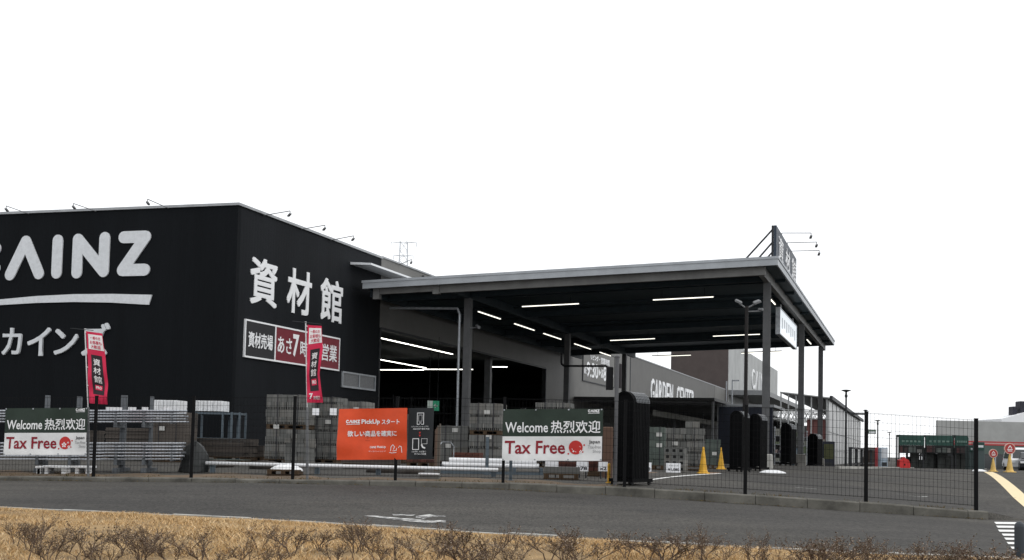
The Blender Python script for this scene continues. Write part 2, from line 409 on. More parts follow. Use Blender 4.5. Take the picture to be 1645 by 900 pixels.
# ---- markings
WHITE_P = worn_paint("road_paint", (0.60, 0.60, 0.58), 0.52, 5)
WHITE_S = worn_paint("crossing_paint", (0.75, 0.75, 0.73), 0.36, 6)
YEL_P = worn_paint("yellow_paint", (0.76, 0.62, 0.38), 0.36, 5)
def ground_hit(px, py):
    r = ray(px, py); lo, hi = 5.0, 200.0
    for _ in range(50):
        mid = (lo + hi) / 2; p = CAM + r * (mid / r.y)
        if p.z > gz(p.x, p.y): lo = mid
        else: hi = mid
    p = CAM + r * (lo / r.y); return p
def flat(name, polys, material, dz=0.006, sub=1):
    mk = MB()
    for poly in polys:
        P = [ground_hit(*p) for p in poly]; mk.add([(p.x, p.y, gz(p.x, p.y) + dz) for p in P], [tuple(range(len(P)))])
    o = mk.build(name, material); return struct(o)
def strip(name, pts, wdt, material, dz=0.006, n=30):
    """painted strip along ground points (world), w wide"""
    mk = MB(); P = [Vector((p.x, p.y, 0)) for p in pts]; full = []
    for a, b in zip(P[:-1], P[1:]):
        for i in range(n): full.append(a.lerp(b, i / n))
    full.append(P[-1]); vs = []; 
    for i, p in enumerate(full):
        d = (full[min(i + 1, len(full) - 1)] - full[max(0, i - 1)]).normalized(); q = Vector((d.y, -d.x, 0)) * wdt / 2
        for s in (-1, 1): w_ = p + q * s; vs.append((w_.x, w_.y, gz(w_.x, w_.y) + dz))
    mk.add(vs, [(2 * i, 2 * i + 1, 2 * i + 3, 2 * i + 2) for i in range(len(full) - 1)])
    return struct(mk.build(name, material))
flat("road_marking", [[(583, 829), (600, 829), (640, 832.5), (662, 834), (690, 837), (716, 836), (716, 839.5), (688, 841), (660, 839), (645, 836.5), (620, 834)],
                      [(630, 826.5), (668, 827.5), (664, 829.5), (632, 828.5)], [(668, 829.5), (690, 827), (716, 829.5), (716, 831.5), (695, 831), (680, 834), (668, 832.5)]], WHITE_P)
flat("road_marking", [[(x0, y), (1642, y + 0.6), (1642, y + 3.8), (x0 + 3, y + 3.4)] for x0, y in
      [(1597, 839), (1600, 845), (1603, 851.5), (1609, 858), (1613, 864.5), (1617, 871.5), (1623, 879), (1628, 887)]], WHITE_S)
strip("road_marking", [ground_hit(1587, 758.5), ground_hit(1640, 800), ground_hit(1672, 826)], 0.36, YEL_P)
a = ground_hit(1376, 753.2); b = ground_hit(1583, 754.4)
kb_ = MB(); pts_ = [ground_hit(1345, 753), a, b]
for p_, q_ in zip(pts_[:-1], pts_[1:]): kb_.bar(p_ + Vector((0, 0, 0.03)), q_ + Vector((0, 0, 0.03)), 0.2, 0.14)
struct(kb_.build("kerb", CONC_L))
strip("road_marking", [ground_hit(1040, 772), ground_hit(1158, 761)], 0.10, WHITE_S)
strip("road_marking", [ground_hit(1278, 783.5), ground_hit(1312, 786)], 0.12, WHITE_P)
strip("road_marking", [ground_hit(1440, 794), ground_hit(1490, 798)], 0.12, WHITE_P)
PAV = mat("brown_paving", (0.20, 0.13, 0.085), 0.9, 0.4, 3.0, detail=8)
flat("pavement", [[(1040, 759), (1158, 759), (1150, 762), (1040, 772)]], PAV, 0.004)
DIRT = mat("dirt_strip", (0.055, 0.047, 0.036), 0.95, col2=(0.17, 0.115, 0.07), vscale=2.2, detail=9)
mk = MB(); vs = []; XR_ = at(985, 780, 27).x
for i in range(70):
    x = -19 + (XR_ + 19) * i / 69
    for t in (0.11, 1.6 + 0.9 * math.sin(x * 1.1) * math.sin(x * 2.3 + 1)): y = kY(x) + t; vs.append((x, y, gz(x, y) + 0.008))
mk.add(vs, [(2 * i, 2 * i + 2, 2 * i + 3, 2 * i + 1) for i in range(69)]); struct(mk.build("ground_dirt", DIRT))
# weeds and dead leaves along both sides of the kerb: ground cover
wm = MB()
for _ in range(4200):
    x = random.uniform(-13, XEND); side = random.random()
    if math.sin(x * 3.7) + math.sin(x * 1.31 + 2) < random.uniform(-1.2, 1.5): continue
    y = kY(x) + (random.uniform(-0.27, -0.21) if side < 0.35 else random.uniform(0.08, 0.7)); z = gz(x, y) + (0.0 if side > 0.35 else 0.005)
    a = random.uniform(0, 6.28); h = random.uniform(0.015, 0.07) * (1 if side > 0.35 else 0.6); w = random.uniform(0.004, 0.012)
    wm.add([(x - w * math.cos(a), y - w * math.sin(a), z), (x + w * math.cos(a), y + w * math.sin(a), z), (x + random.uniform(-.05, .05), y + random.uniform(-.05, .05), z + h)], [(0, 1, 2)])
tag(wm.build("kerb_weeds", island_mat("weeds", [(0.07, 0.06, 0.025), (0.16, 0.11, 0.05), (0.05, 0.055, 0.02), (0.22, 0.13, 0.06)])), "sparse dead weeds and leaves along the kerb under the fence", "weeds", kind="stuff")
# ================================================================== THE BUILDING
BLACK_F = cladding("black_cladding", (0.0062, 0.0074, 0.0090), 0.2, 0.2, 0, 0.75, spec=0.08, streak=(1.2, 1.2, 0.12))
BLACK_S = cladding("black_cladding_lit_side", (0.0098, 0.0112, 0.0134), 0.2, 0.2, 1, 0.75, spec=0.10, streak=(1.2, 1.2, 0.12))  # same cladding as the front, the side's stronger light put into the colour
GREY_S = cladding("grey_cladding", (0.135, 0.133, 0.125), 0.12, 0.9, 1, 0.6, 0.35)
GREY_D = cladding("darker_grey_cladding", (0.098, 0.096, 0.091), 0.12, 0.9, 1, 0.6, 0.35)
CAP = mat("cap_metal", (0.30, 0.31, 0.32), 0.45, 0.2, 2.0, metal=0.3)
ROOF = mat("roof_metal", (0.25, 0.26, 0.27), 0.6, 0.15, 1.0)
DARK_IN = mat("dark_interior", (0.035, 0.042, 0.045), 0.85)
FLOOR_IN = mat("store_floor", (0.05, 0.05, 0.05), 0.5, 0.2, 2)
LETTER = mat("white_letters", (0.62, 0.64, 0.66), 0.5, 0.10, 8.0)
LETTER_B = mat("bright_letters", (0.80, 0.81, 0.82), 0.5)
TUBE = mat("lamp_tube", (0.9, 0.9, 0.85), 0.5, emit=(1, 0.97, 0.86), estr=1.5)
TUBE_IN = mat("store_lamp_tube", (0.9, 0.9, 0.85), 0.5, emit=(1, 0.97, 0.88), estr=3.5)
STEEL_D = mat("dark_steel", (0.028, 0.030, 0.033), 0.55, 0.25, 4, spec=0.2)
GALV = mat("galvanised_steel", (0.34, 0.36, 0.38), 0.42, 0.25, 6, metal=0.55)
GREYPAINT = mat("grey_painted_steel", (0.16, 0.165, 0.17), 0.5, 0.2, 3)
BLACKP = mat("black_plastic", (0.006, 0.006, 0.007), 0.5, spec=0.15)
ZT = 9.28
bld = thing("store_building", fr(0, 0, 0), "large flat-roofed hardware store with a black corner and a long grey side wall", "building", rz=-ANG)
def part(name, m, *boxes, parent=None, M=FR):
    mb = MB(M)
    for b_ in boxes: mb.box(*b_)
    return mb.build(name, m, parent)
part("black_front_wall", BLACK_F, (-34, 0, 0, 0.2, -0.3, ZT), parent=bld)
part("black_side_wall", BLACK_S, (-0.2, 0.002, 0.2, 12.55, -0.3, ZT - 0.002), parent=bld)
gw = MB(FR)
gw.box(-0.2, 0, 12.55, 39.3, 6.25, ZT + 0.05).box(-0.2, 0, 39.3, 64.6, -0.3, ZT + 0.05)
gw.build("grey_side_wall", GREY_S, bld)
part("opening_frame", STEEL_D, (-0.24, 0.04, 12.55, 12.67, 0, 6.2), (-0.24, 0.04, 39.2, 39.32, 0, 6.2), (-0.24, 0.03, 12.67, 39.2, 6.17, 6.27), parent=bld)
part("wall_joint", STEEL_D, (-0.3, 0.03, 64.6, 64.85, -0.3, ZT - 0.05), parent=bld)
part("garden_wall", GREY_D, (-0.2, -0.01, 64.85, 120.8, -0.3, 8.95), parent=bld)
part("pale_end_panel", GREY_S, (-0.2, 0.01, 112, 120.7, 6.6, 8.97), parent=bld)
part("roof", ROOF, (-34, -0.25, 0.25, 64.5, ZT - 0.45, ZT - 0.3), (-34, -0.25, 64.9, 120.6, 8.3, 8.5), (-34.2, -34, 0, 120.7, -0.3, 8.9), parent=bld)
part("parapet_cap", CAP, (-34, 0.06, -0.06, 0.26, ZT, ZT + 0.09), (-0.26, 0.06, 0.26, 12.6, ZT, ZT + 0.09), (-0.26, 0.05, 12.6, 64.7, ZT + 0.05, ZT + 0.12), (-0.26, 0.04, 64.9, 120.8, 8.95, 9.03), parent=bld)
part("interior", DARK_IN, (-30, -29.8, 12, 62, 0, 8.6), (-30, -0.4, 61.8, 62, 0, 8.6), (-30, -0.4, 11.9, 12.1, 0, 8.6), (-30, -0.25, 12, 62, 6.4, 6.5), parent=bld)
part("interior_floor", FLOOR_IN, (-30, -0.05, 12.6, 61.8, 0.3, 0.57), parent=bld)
part("interior_column", GREYPAINT, (-1.2, -0.85, 30.6, 30.95, 0.57, 6.4), parent=bld)
part("interior_column", GREYPAINT, (-1.0, -0.7, 37.2, 37.45, 0.57, 3.6), parent=bld)
for nm, u0, v0, v1 in (("store_rack", -8.5, 16, 28), ("store_rack", -14, 15, 30), ("store_rack", -9, 33, 46)):
    r_ = MB(FR)
    for vv in np.arange(v0, v1 + .1, 3.0): r_.box(u0, u0 + 0.1, vv, vv + 0.1, 0.57, 4.2).box(u0 + 1.1, u0 + 1.2, vv, vv + 0.1, 0.57, 4.2)
    for zz in (0.9, 2.1, 3.3): r_.box(u0, u0 + 1.2, v0, v1, zz, zz + 0.1)
    rack = r_.build(nm, STEEL_D)
    tag(rack, {(-8.5, 16): "dark steel shop rack just inside the wide opening", (-14, 15): "dark steel shop rack deepest inside the dark store", (-9, 33): "dark steel shop rack inside the store behind the tall thin column"}[(u0, v0)], "rack")
# eave ledge on the black side wall
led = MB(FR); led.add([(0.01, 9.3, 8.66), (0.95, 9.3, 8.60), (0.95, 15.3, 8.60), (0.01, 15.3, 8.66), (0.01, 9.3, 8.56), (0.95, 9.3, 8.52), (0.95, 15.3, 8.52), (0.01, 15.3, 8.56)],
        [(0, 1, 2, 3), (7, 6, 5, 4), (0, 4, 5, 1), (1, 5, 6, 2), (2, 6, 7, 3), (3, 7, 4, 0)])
led.build("eave_ledge", mat("ledge_sky_sheen", (0.72, 0.74, 0.76), 0.35), bld)  # white stands for the sky reflected on the ledge, put into its colour
part("downpipe", STEEL_D, (0.02, 0.1, 17.4, 17.5, 8.2, 9.2), parent=bld)
# vent window
wv = thing("wall_window", fr(0, 10.4, 3.43), "low grey two-pane louvre window in the black side wall", "window", rz=-ANG)
P1, P2 = 8.75, 12.15
part("frame", GALV, (0.01, 0.08, P1, P2, 3.43, 3.50), (0.01, 0.08, P1, P2, 4.02, 4.09), (0.01, 0.075, P1, P1 + .07, 3.5, 4.02), (0.01, 0.075, P2 - .07, P2, 3.5, 4.02), (0.01, 0.07, 10.42, 10.5, 3.5, 4.02), parent=wv)
VENT = mat("vent_glass", (0.10, 0.105, 0.11), 0.3, 0.2, 4)
lo = MB(FR)
for q in range(9):
    for a_, b_ in ((P1 + .07, 10.42), (10.5, P2 - .07)): lo.box(0.012, 0.04, a_, b_, 3.505 + q * 0.057, 3.505 + q * 0.057 + 0.05)
lo.build("louvres", VENT, wv)

# ---- lettering on the black front
def lettering(name, loc, label, cat="lettering"): return thing(name, loc, label, cat, rz=-ANG)
FF = facing_front(0.0)
lg = lettering("wall_logo", fr(-7, 0, 5.8), "giant white rounded letters with a long underline stroke on the black front wall", "sign")
def logo_strokes(cx0=-11.85):
    return {"C": [(-10.68 + 0.88 * math.cos(t), 7.65 + 0.62 * math.sin(t)) for t in np.linspace(0.62, 2 * math.pi - 0.62, 16)],
            "A": [(-9.30, 7.03), (-8.67, 8.24), (-8.05, 7.05)], "I": [(-7.29, 7.06), (-7.29, 8.24)],
            "N": [(-6.43, 7.05), (-6.43, 8.25), (-5.31, 7.08), (-5.31, 8.28)], "Z": [(-4.52, 8.28), (-3.63, 8.28), (-4.53, 7.1), (-3.62, 7.1)]}
for ch, pts in logo_strokes().items():
    lb = MB(); lb.stroke(pts, 0.215, 0.0, 0.05, FF); lb.build("letter", LETTER, lg)
top = [(-60, 484.5), (0, 481.5), (60, 476), (120, 473), (180, 472.5), (245, 474)]; bot = [(240, 490), (180, 486.5), (120, 485.5), (60, 487), (0, 490.5), (-60, 493)]
pl = [onV(*p, 0) for p in bot[::-1]] + [onV(*p, 0) for p in top[::-1]]
ub = MB(); ub.prism([(p.x, p.z) for p in pl], 0, 0.05, FF); ub.build("underline_stroke", LETTER, lg)
kl = lettering("katakana_lettering", fr(-7.2, 0, 4.05), "row of four white katakana characters on the black front wall under the logo", "sign")
for ch, a0, a1, b0, b1 in (("カ", -9.46, -8.66, 4.10, 5.05), ("イ", -8.36, -7.42, 4.06, 5.05), ("ン", -7.22, -6.26, 4.10, 5.0), ("ズ", -6.05, -4.95, 4.06, 5.2)):
    lb = MB(); txt(lb, ch, FF, a0, a1, b0, b1, 0, 0.08, bold=0.02); lb.build("character", LETTER, kl)
# ---- lettering on the black side
FS = facing_side(0.0)
sl_ = lettering("kanji_lettering", fr(0, 4.8, 6.05), "three huge pale kanji characters on the black side wall", "sign")
for ch, a0, a1 in (("資", 1.0, 2.95), ("材", 3.80, 5.76), ("館", 6.62, 8.6)):
    lb = MB(); txt(lb, ch, FS, a0, a1, 6.03, 7.66, 0.0, 0.03, bold=0.022); lb.build("character", LETTER_B, sl_)
hs_ = thing("hours_sign", fr(0, 4.5, 4.1), "long white-edged opening hours board, black left part and dark red right part, under the kanji", "sign", rz=-ANG)
part("black_panel", mat("sign_black", (0.02, 0.02, 0.022), 0.5), (0.005, 0.06, 0.72, 2.86, 4.12, 5.34), parent=hs_)
part("red_panel", mat("sign_dark_red", (0.16, 0.018, 0.028), 0.5, 0.1, 2), (0.005, 0.06, 2.94, 8.36, 4.12, 5.34), parent=hs_)
part("border", LETTER_B, (0.004, 0.075, 0.66, 8.42, 5.34, 5.40), (0.004, 0.075, 0.66, 8.42, 4.06, 4.12), (0.004, 0.074, 0.66, 0.72, 4.12, 5.34), (0.004, 0.074, 8.36, 8.42, 4.12, 5.34), (0.004, 0.074, 2.86, 2.94, 4.12, 5.34), parent=hs_)
lb = MB(); txt(lb, "資材売場", FS, 0.92, 2.70, 4.45, 4.98, 0.061, 0.068, bold=0.02); lb.build("department_writing", LETTER_B, hs_)
lb = MB()
txt(lb, "あさ", FS, 3.1, 4.2, 4.42, 5.0, 0.061, 0.068, bold=0.015); txt(lb, "7", FS, 4.3, 4.8, 4.36, 5.2, 0.061, 0.068, bold=0.03)
txt(lb, "時", FS, 4.92, 5.5, 4.42, 5.0, 0.061, 0.068, bold=0.015); txt(lb, "から", FS, 5.65, 6.6, 4.42, 5.0, 0.061, 0.068, bold=0.015)
txt(lb, "営業", FS, 6.75, 8.15, 4.40, 5.05, 0.061, 0.068, bold=0.015); lb.build("hours_writing", LETTER_B, hs_)
# 9:30 sign
s9 = thing("wall_hours_sign", fr(0, 52, 6.0), "thin framed hours sign with large white numerals on the far grey wall", "sign", rz=-ANG)
part("panel", GREY_S, (0.003, 0.05, 48.75, 58.6, 6.02, 8.35), parent=s9)
part("frame", STEEL_D, (0.003, 0.07, 48.65, 48.75, 5.95, 8.4), (0.003, 0.07, 58.6, 58.7, 5.95, 8.4), (0.003, 0.069, 48.75, 58.6, 5.95, 6.02), (0.003, 0.069, 48.75, 58.6, 8.35, 8.4), parent=s9)
lb = MB(); txt(lb, "あさ", FS @ Matrix.Rotation(-math.pi / 2, 4, 'Z') @ Matrix.Translation((-7.4, 49.0, 0)) if False else FS, 49.0, 49.55, 6.5, 7.1, 0.051, 0.075, bold=0.03)
txt(lb, "9:30", FS, 49.7, 53.2, 6.32, 7.42, 0.051, 0.075, bold=0.012); txt(lb, "▶", FS, 53.5, 53.95, 6.6, 7.1, 0.051, 0.075)
txt(lb, "よる", FS, 54.15, 54.75, 6.5, 7.15, 0.051, 0.075, bold=0.03); txt(lb, "8:00", FS, 54.9, 58.2, 6.30, 7.42, 0.051, 0.075, bold=0.012)
txt(lb, "リビング・", FS, 50.8, 53.6, 7.62, 8.0, 0.051, 0.07, bold=0.02); txt(lb, "営業時間", FS, 54.0, 56.8, 7.55, 8.0, 0.051, 0.07, bold=0.02)
lb.build("writing", LETTER_B, s9)
gl_ = lettering("garden_lettering", fr(0, 84, 5.2), "white capital letters GARDEN CENTER low on the grey wall", "sign")
for word, a0, a1 in (("GARDEN", 73.2, 84.4), ("CENTER", 86.4, 97.0)):
    cw_ = (a1 - a0) / 6
    for i, ch in enumerate(word):
        lb = MB(); txt(lb, ch, FS, a0 + i * cw_ + 0.12, a0 + (i + 1) * cw_ - 0.2, 5.35, 7.6, 0.0, 0.08, bold=0.006); lb.build("letter", LETTER_B, gl_)

# ================================================================== MAIN STORE TOWER beyond
BROWN = mat("brown_cladding", (0.062, 0.048, 0.044), 0.6, 0.15, 1.0)
TOWER = mat("tower_panel", (0.30, 0.31, 0.305), 0.5, 0.22, 0.35, detail=8)
tw = thing("main_store_tower", fr(0, 121, 0), "tall brown and pale grey block of the main store behind the garden wall", "building", rz=-ANG)
part("brown_wall", BROWN, (-6.9, 0.28, 121, 121.3, -0.4, 15.2), (-6.9, -6.6, 121.3, 182, -0.4, 15.2), parent=tw)
part("grey_face", TOWER, (-0.1, 0.3, 121.31, 182, -0.4, 15.21), parent=tw)
part("roof", ROOF, (-6.6, -0.1, 121.3, 182, 14.6, 14.8), (-6.6, 0.29, 181.8, 182, -0.4, 15.2), parent=tw)
part("porch_fascia", GREYPAINT, (0.31, 5.0, 121.5, 180, 8.35, 8.95), parent=tw)
tl = lettering("tower_lettering", fr(0.3, 158, 10.2), "white capital letters on the pale grey face of the far tower", "sign")
FT = facing_side(0.31)
tq = lambda v_: 145.2 + (v_ - 147) * 0.80
for pts in ([(147 + 2.6 + 2.3 * math.cos(t), 11.8 + 1.25 * math.sin(t)) for t in np.linspace(0.8, 2 * math.pi - 0.8, 12)], [(152.6, 10.5), (154.7, 13.05), (156.9, 10.5)], [(158.9, 10.5), (158.9, 13.05)],
            [(161.3, 10.5), (161.3, 13.05), (164.6, 10.5), (164.6, 13.05)], [(166.8, 13.05), (169.8, 13.05), (166.8, 10.5), (169.8, 10.5)]):
    lb = MB(); lb.stroke([(tq(x_), z_) for x_, z_ in pts], 0.17, 0, 0.10, FT); lb.build("letter", LETTER_B, tl)

# ---- lamp arms on the roof edge
LAMPG = mat("lamp_grey", (0.20, 0.205, 0.21), 0.5)
def sign_lamp(b, t, label, group):
    th = thing("sign_lamp", tuple(b), label, "lamp", group)
    mb = MB(); mb.tube(b, t, 0.016, 6); mb.tube(b - Vector((0, 0, 0.35)), b + Vector((0, 0, 0.01)), 0.016, 6); mb.build("arm", LAMPG, th)
    d = (Vector(b) - Vector(t)); d.z = 0; d.normalize()
    hd = MB(); p = Vector(t) + Vector((0, 0, -0.10)) 
    hd.tube(t, p, 0.015, 5); hd.bar(p - d * 0.05, p + d * 0.16 + Vector((0, 0, -0.06)), 0.08, 0.045); hd.build("lamp_head", LAMPG, th)
for (bx, tx), w_ in zip([((52, 343), (10, 331)), ((160, 338), (118, 327)), ((276, 332), (237, 320))], ("leftmost", "middle", "rightmost")):
    b = onV(*bx, 0.3); b.z = ZT; t = onV(*tx, -2.0); sign_lamp(FR @ b, FR @ t, w_ + " of the three thin spotlight arms on the parapet of the black front wall", "spotlight arms on the front parapet")
for (bx, tx), w_ in zip([((417, 339), (466, 339)), ((477, 363), (522, 362)), ((525, 381), (568, 379))], ("nearest", "middle", "farthest")):
    b = onU(*bx, -0.3); b.z = ZT; t = onU(*tx, 1.9); sign_lamp(FR @ b, FR @ t, w_ + " of the three spotlight arms above the kanji on the side parapet", "spotlight arms on the side parapet")
b = onU(640, 416, -0.3); b.z = ZT + 0.1; t = onU(661, 417, 1.6); sign_lamp(FR @ b, FR @ t, "lone spotlight arm in front of the pylon above the grey wall", None)

# ================================================================== CANOPY
FASC = mat("fascia_metal", (0.33, 0.35, 0.37), 0.45, 0.15, 1.2, metal=0.2)
BEAM = mat("beam_paint", (0.15, 0.15, 0.145), 0.6, 0.2, 1.5)
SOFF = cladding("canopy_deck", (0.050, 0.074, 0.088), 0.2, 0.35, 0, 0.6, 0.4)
def zt(u): return 7.86 + 0.0375 * (u - 0.5)
U0, U1, V0, V1 = 0.5, 17.45, 9.5, 46.0
cn = thing("canopy", fr(9, 27, 0.5), "huge dark flat canopy with pale metal edge on tall grey columns beside the store", "canopy", rz=-ANG)
def slab(mb, u0, u1, v0, v1, d0, d1):
    """slab following the roof slope, d0..d1 above the roof line"""
    return mb.add([(u0, v0, zt(u0) + d0), (u1, v0, zt(u1) + d0), (u1, v1, zt(u1) + d0), (u0, v1, zt(u0) + d0), (u0, v0, zt(u0) + d1), (u1, v0, zt(u1) + d1), (u1, v1, zt(u1) + d1), (u0, v1, zt(u0) + d1)],
                  [(0, 3, 2, 1), (4, 5, 6, 7), (0, 1, 5, 4), (1, 2, 6, 5), (2, 3, 7, 6), (3, 0, 4, 7)])
fa = MB(FR); slab(fa, U0, U1, V0, V0 + 0.06, -0.30, 0.03); slab(fa, U0, U1, V1 - 0.06, V1, -0.30, 0.03); slab(fa, U1 - 0.06, U1 - 0.001, V0 + 0.06, V1 - 0.06, -0.30, 0.029); slab(fa, U0 + 0.001, U0 + 0.06, V0 + 0.06, V1 - 0.06, -0.30, 0.029)
slab(fa, U0 - 0.03, U1 + 0.03, V0 - 0.03, V0 - 0.001, -0.06, 0.04); slab(fa, U1 + 0.001, U1 + 0.03, V0 - 0.001, V1, -0.06, 0.04)
fa.build("fascia", FASC, cn)
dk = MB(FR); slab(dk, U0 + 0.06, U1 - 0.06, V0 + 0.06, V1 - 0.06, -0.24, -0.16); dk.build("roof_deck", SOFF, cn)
tp = MB(FR); slab(tp, U0 + 0.061, U1 - 0.061, V0 + 0.061, V1 - 0.061, -0.155, -0.03); tp.build("roof_sheet", ROOF, cn)
bm = MB(FR); slab(bm, 1.05, 3.6, 9.85, 10.05, -0.52, -0.245); slab(bm, 3.6, 16.95, 9.85, 10.05, -0.60, -0.245); slab(bm, 0.85, 1.12, 9.8, 10.08, -0.72, -0.245); slab(bm, 3.5, 3.78, 9.8, 10.08, -0.64, -0.247)
bm.build("front_beam", BEAM, cn)
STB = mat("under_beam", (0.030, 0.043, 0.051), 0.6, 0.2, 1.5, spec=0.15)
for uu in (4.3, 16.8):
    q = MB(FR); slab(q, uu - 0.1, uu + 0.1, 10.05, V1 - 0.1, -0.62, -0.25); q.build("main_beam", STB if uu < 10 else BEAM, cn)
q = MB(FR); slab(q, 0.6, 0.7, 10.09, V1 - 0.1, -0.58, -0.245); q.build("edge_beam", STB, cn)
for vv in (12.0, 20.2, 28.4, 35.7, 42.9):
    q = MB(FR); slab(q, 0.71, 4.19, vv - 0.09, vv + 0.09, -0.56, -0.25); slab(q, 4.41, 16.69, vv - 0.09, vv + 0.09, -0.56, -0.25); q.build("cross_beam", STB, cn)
pu = MB(FR)
for vv in np.arange(14.0, 45.5, 4.1): slab(pu, 0.71, 17.3, vv, vv + 0.06, -0.36, -0.243)
for vv in (): pass
pu.build("purlins", STB, cn)
def hcol(u, v, z0, z1, s=0.28):
    return MB(FR).box(u - s / 2, u + s / 2, v - s / 2, v - s / 2 + 0.03, z0, z1).box(u - s / 2, u + s / 2, v + s / 2 - 0.03, v + s / 2, z0, z1).box(u - 0.03, u + 0.03, v - s / 2 + 0.03, v + s / 2 - 0.03, z0, z1)
COLP = mat("column_paint", (0.085, 0.087, 0.09), 0.5, 0.2, 2)
for u in (4.3, 16.8):
    for v_ in (12.0, 28.4, 42.9):
        c = fr(u, v_); z0 = gz(c.x, c.y)
        if u < 10: MB(FR).box(u - 0.145, u + 0.145, v_ - 0.145, v_ + 0.145, z0 - 0.2, zt(u) - 0.62).build("column", COLP, cn)
        else:
            hcol(u, v_, z0 + 0.5, zt(u) - 0.62).build("column", COLP, cn)
            pd = MB(FR @ Matrix.Translation((u, v_, z0 - 0.2))); pd.lathe([(0.40, 0), (0.36, 0.75), (0.30, 0.78)], 4); pd.build("footing", CONC_L if v_ < 20 else CONC, cn)
fl_ = MB(FR); fl_.add([(0.06, 12.0, zt(0.5) - 0.10), (0.495, 12.0, zt(0.5) - 0.14), (0.495, 45.9, zt(0.5) - 0.14), (0.06, 45.9, zt(0.5) - 0.10), (0.06, 12.0, zt(0.5) - 0.06), (0.495, 12.0, zt(0.5) - 0.10), (0.495, 45.9, zt(0.5) - 0.10), (0.06, 45.9, zt(0.5) - 0.06)], [(0, 3, 2, 1), (4, 5, 6, 7), (0, 1, 5, 4), (1, 2, 6, 5), (2, 3, 7, 6), (3, 0, 4, 7)]); fl_.build("wall_flashing", ROOF, cn)
# rainwater pipes
pp = MB(FR); pp.path([(0.8, 11.75, 7.0), (3.9, 11.75, 6.95), (4.0, 11.75, 6.7), (4.0, 11.75, 0.55)], 0.06, 8)
pp.build("rain_pipe", GALV, cn)
pp = MB(FR); pp.path([(4.05, 28.1, 6.3), (4.05, 28.1, 5.75), (4.2, 28.1, 5.62), (6.55, 28.1, 5.62), (6.68, 28.1, 5.5), (6.68, 28.1, 4.9)], 0.055, 8); pp.build("rain_pipe", STEEL_D, cn)
cmb = MB(FR); cmb.box(4.48, 4.6, 11.8, 11.9, 6.1, 6.16).tube((4.6, 11.85, 6.13), (4.95, 11.7, 6.13), 0.03, 6).tube((4.8, 11.7, 6.2), (5.0, 11.4, 6.1), 0.07, 8); cmb.build("camera", GREYPAINT, cn)
# strip lights under the canopy
def strip_light(p, q, label, group):
    p, q = Vector(p), Vector(q); mid = (p + q) / 2
    th = thing("strip_light", FR @ mid, label, "light", group, rz=-ANG)
    mb = MB(FR); mb.bar(p, q, 0.045, 0.035); mb.build("tube", TUBE, th)
    hb = MB(FR); hb.bar(p + Vector((0, 0, 0.055)), q + Vector((0, 0, 0.055)), 0.14, 0.05)
    for f_ in (0.15, 0.85):
        c = p.lerp(q, f_); hb.tube(c + Vector((0, 0, 0.08)), (c.x, c.y, zt(c.x) - 0.25), 0.012, 5)
    hb.build("housing", STEEL_D, th)
def zl(u): return zt(u) - 0.56 - 0.10
G1 = "crosswise strip lights under the canopy"
for vv, row in ((15.2, "front"), (32.6, "middle"), (45.0, "farthest")):
    for u0, u1, sd in ((5.7, 8.3, "left"), (11.6, 14.2, "right")):
        strip_light((u0, vv, zl(u0)), (u1, vv, zl(u1)), f"{sd} crosswise tube light in the {row} row under the canopy roof", G1)
for i, (a_, b_) in enumerate([(16.2, 19.5), (21.8, 25.3), (27.1, 30.7), (33.7, 37.7), (40.1, 43.2)]):
    strip_light((3.3, a_, zl(3.3)), (3.3, b_, zl(3.3)), f"{ORD[i]} nearest tube light in the lengthwise row along the store side of the canopy", "lengthwise strip lights on the store side")
for i, (a_, b_) in enumerate([(17.0, 20.0), (21.9, 25.0), (27.3, 30.6), (33.6, 36.2), (38.4, 41.5)]):
    strip_light((16.3, a_, zl(16.3) + 0.12), (16.3, b_, zl(16.3) + 0.12), f"{ORD[i]} nearest tube light in the lengthwise row along the outer columns", "lengthwise strip lights at the outer edge")
# lights inside the store
def store_light(p, q, label):
    mb = MB(FR); mb.bar(p, q, 0.05, 0.04); tag(mb.build("ceiling_tube", TUBE_IN), label, "light", "tube lights inside the store")
for i, v_ in enumerate((12.3, 15.3, 18.4, 21.5)): store_light((-0.9 + 0.0, v_, 5.98), (-0.9, v_ + 2.9, 5.98), f"{ORD[i]} nearest tube light in the row just inside the store opening")
for i, v_ in enumerate((24.4, 28.0)): store_light((-5.1, v_, 5.7), (-5.1, v_ + 3.4, 5.7), ("nearer" if i == 0 else "farther") + " tube light of the short inner row inside the dark store")
store_light((-9.4, 33.2, 5.7), (-5.95, 33.2, 5.7), "left crosswise tube light at the back of the dark store")
store_light((-5.8, 32.6, 5.7), (-2.6, 32.6, 5.7), "right crosswise tube light at the back of the dark store")
store_light((-2.05, 34.0, 5.95), (-0.9, 34.0, 5.95), "short tube light behind the thin column inside the store")
# hanging sign and roof sign
hg = thing("hanging_sign", fr(16.62, 22.6, 6.4), "white lit sign board hanging between the outer columns under the canopy edge", "sign", rz=-ANG)
part("board", mat("lit_sign", (0.75, 0.78, 0.8), 0.5, emit=(0.85, 0.93, 1.0), estr=0.35), (16.52, 16.68, 18.4, 26.8, 6.45, 7.55), parent=hg)
part("edge", GALV, (16.5, 16.7, 18.3, 18.4, 6.4, 7.6), (16.5, 16.7, 26.8, 26.9, 6.4, 7.6), (16.5, 16.7, 18.4, 26.8, 6.4, 6.45), (16.5, 16.7, 18.4, 26.8, 7.55, 7.6), (16.57, 16.63, 19.5, 19.6, 7.6, 7.85), (16.57, 16.63, 25.5, 25.6, 7.6, 7.85), parent=hg)
mk_ = MB(FR)
for i in range(7): mk_.box(16.681, 16.684, 19.2 + i * 1.05, 19.2 + i * 1.05 + 0.6, 6.75 + 0.1 * (i % 2), 7.25)
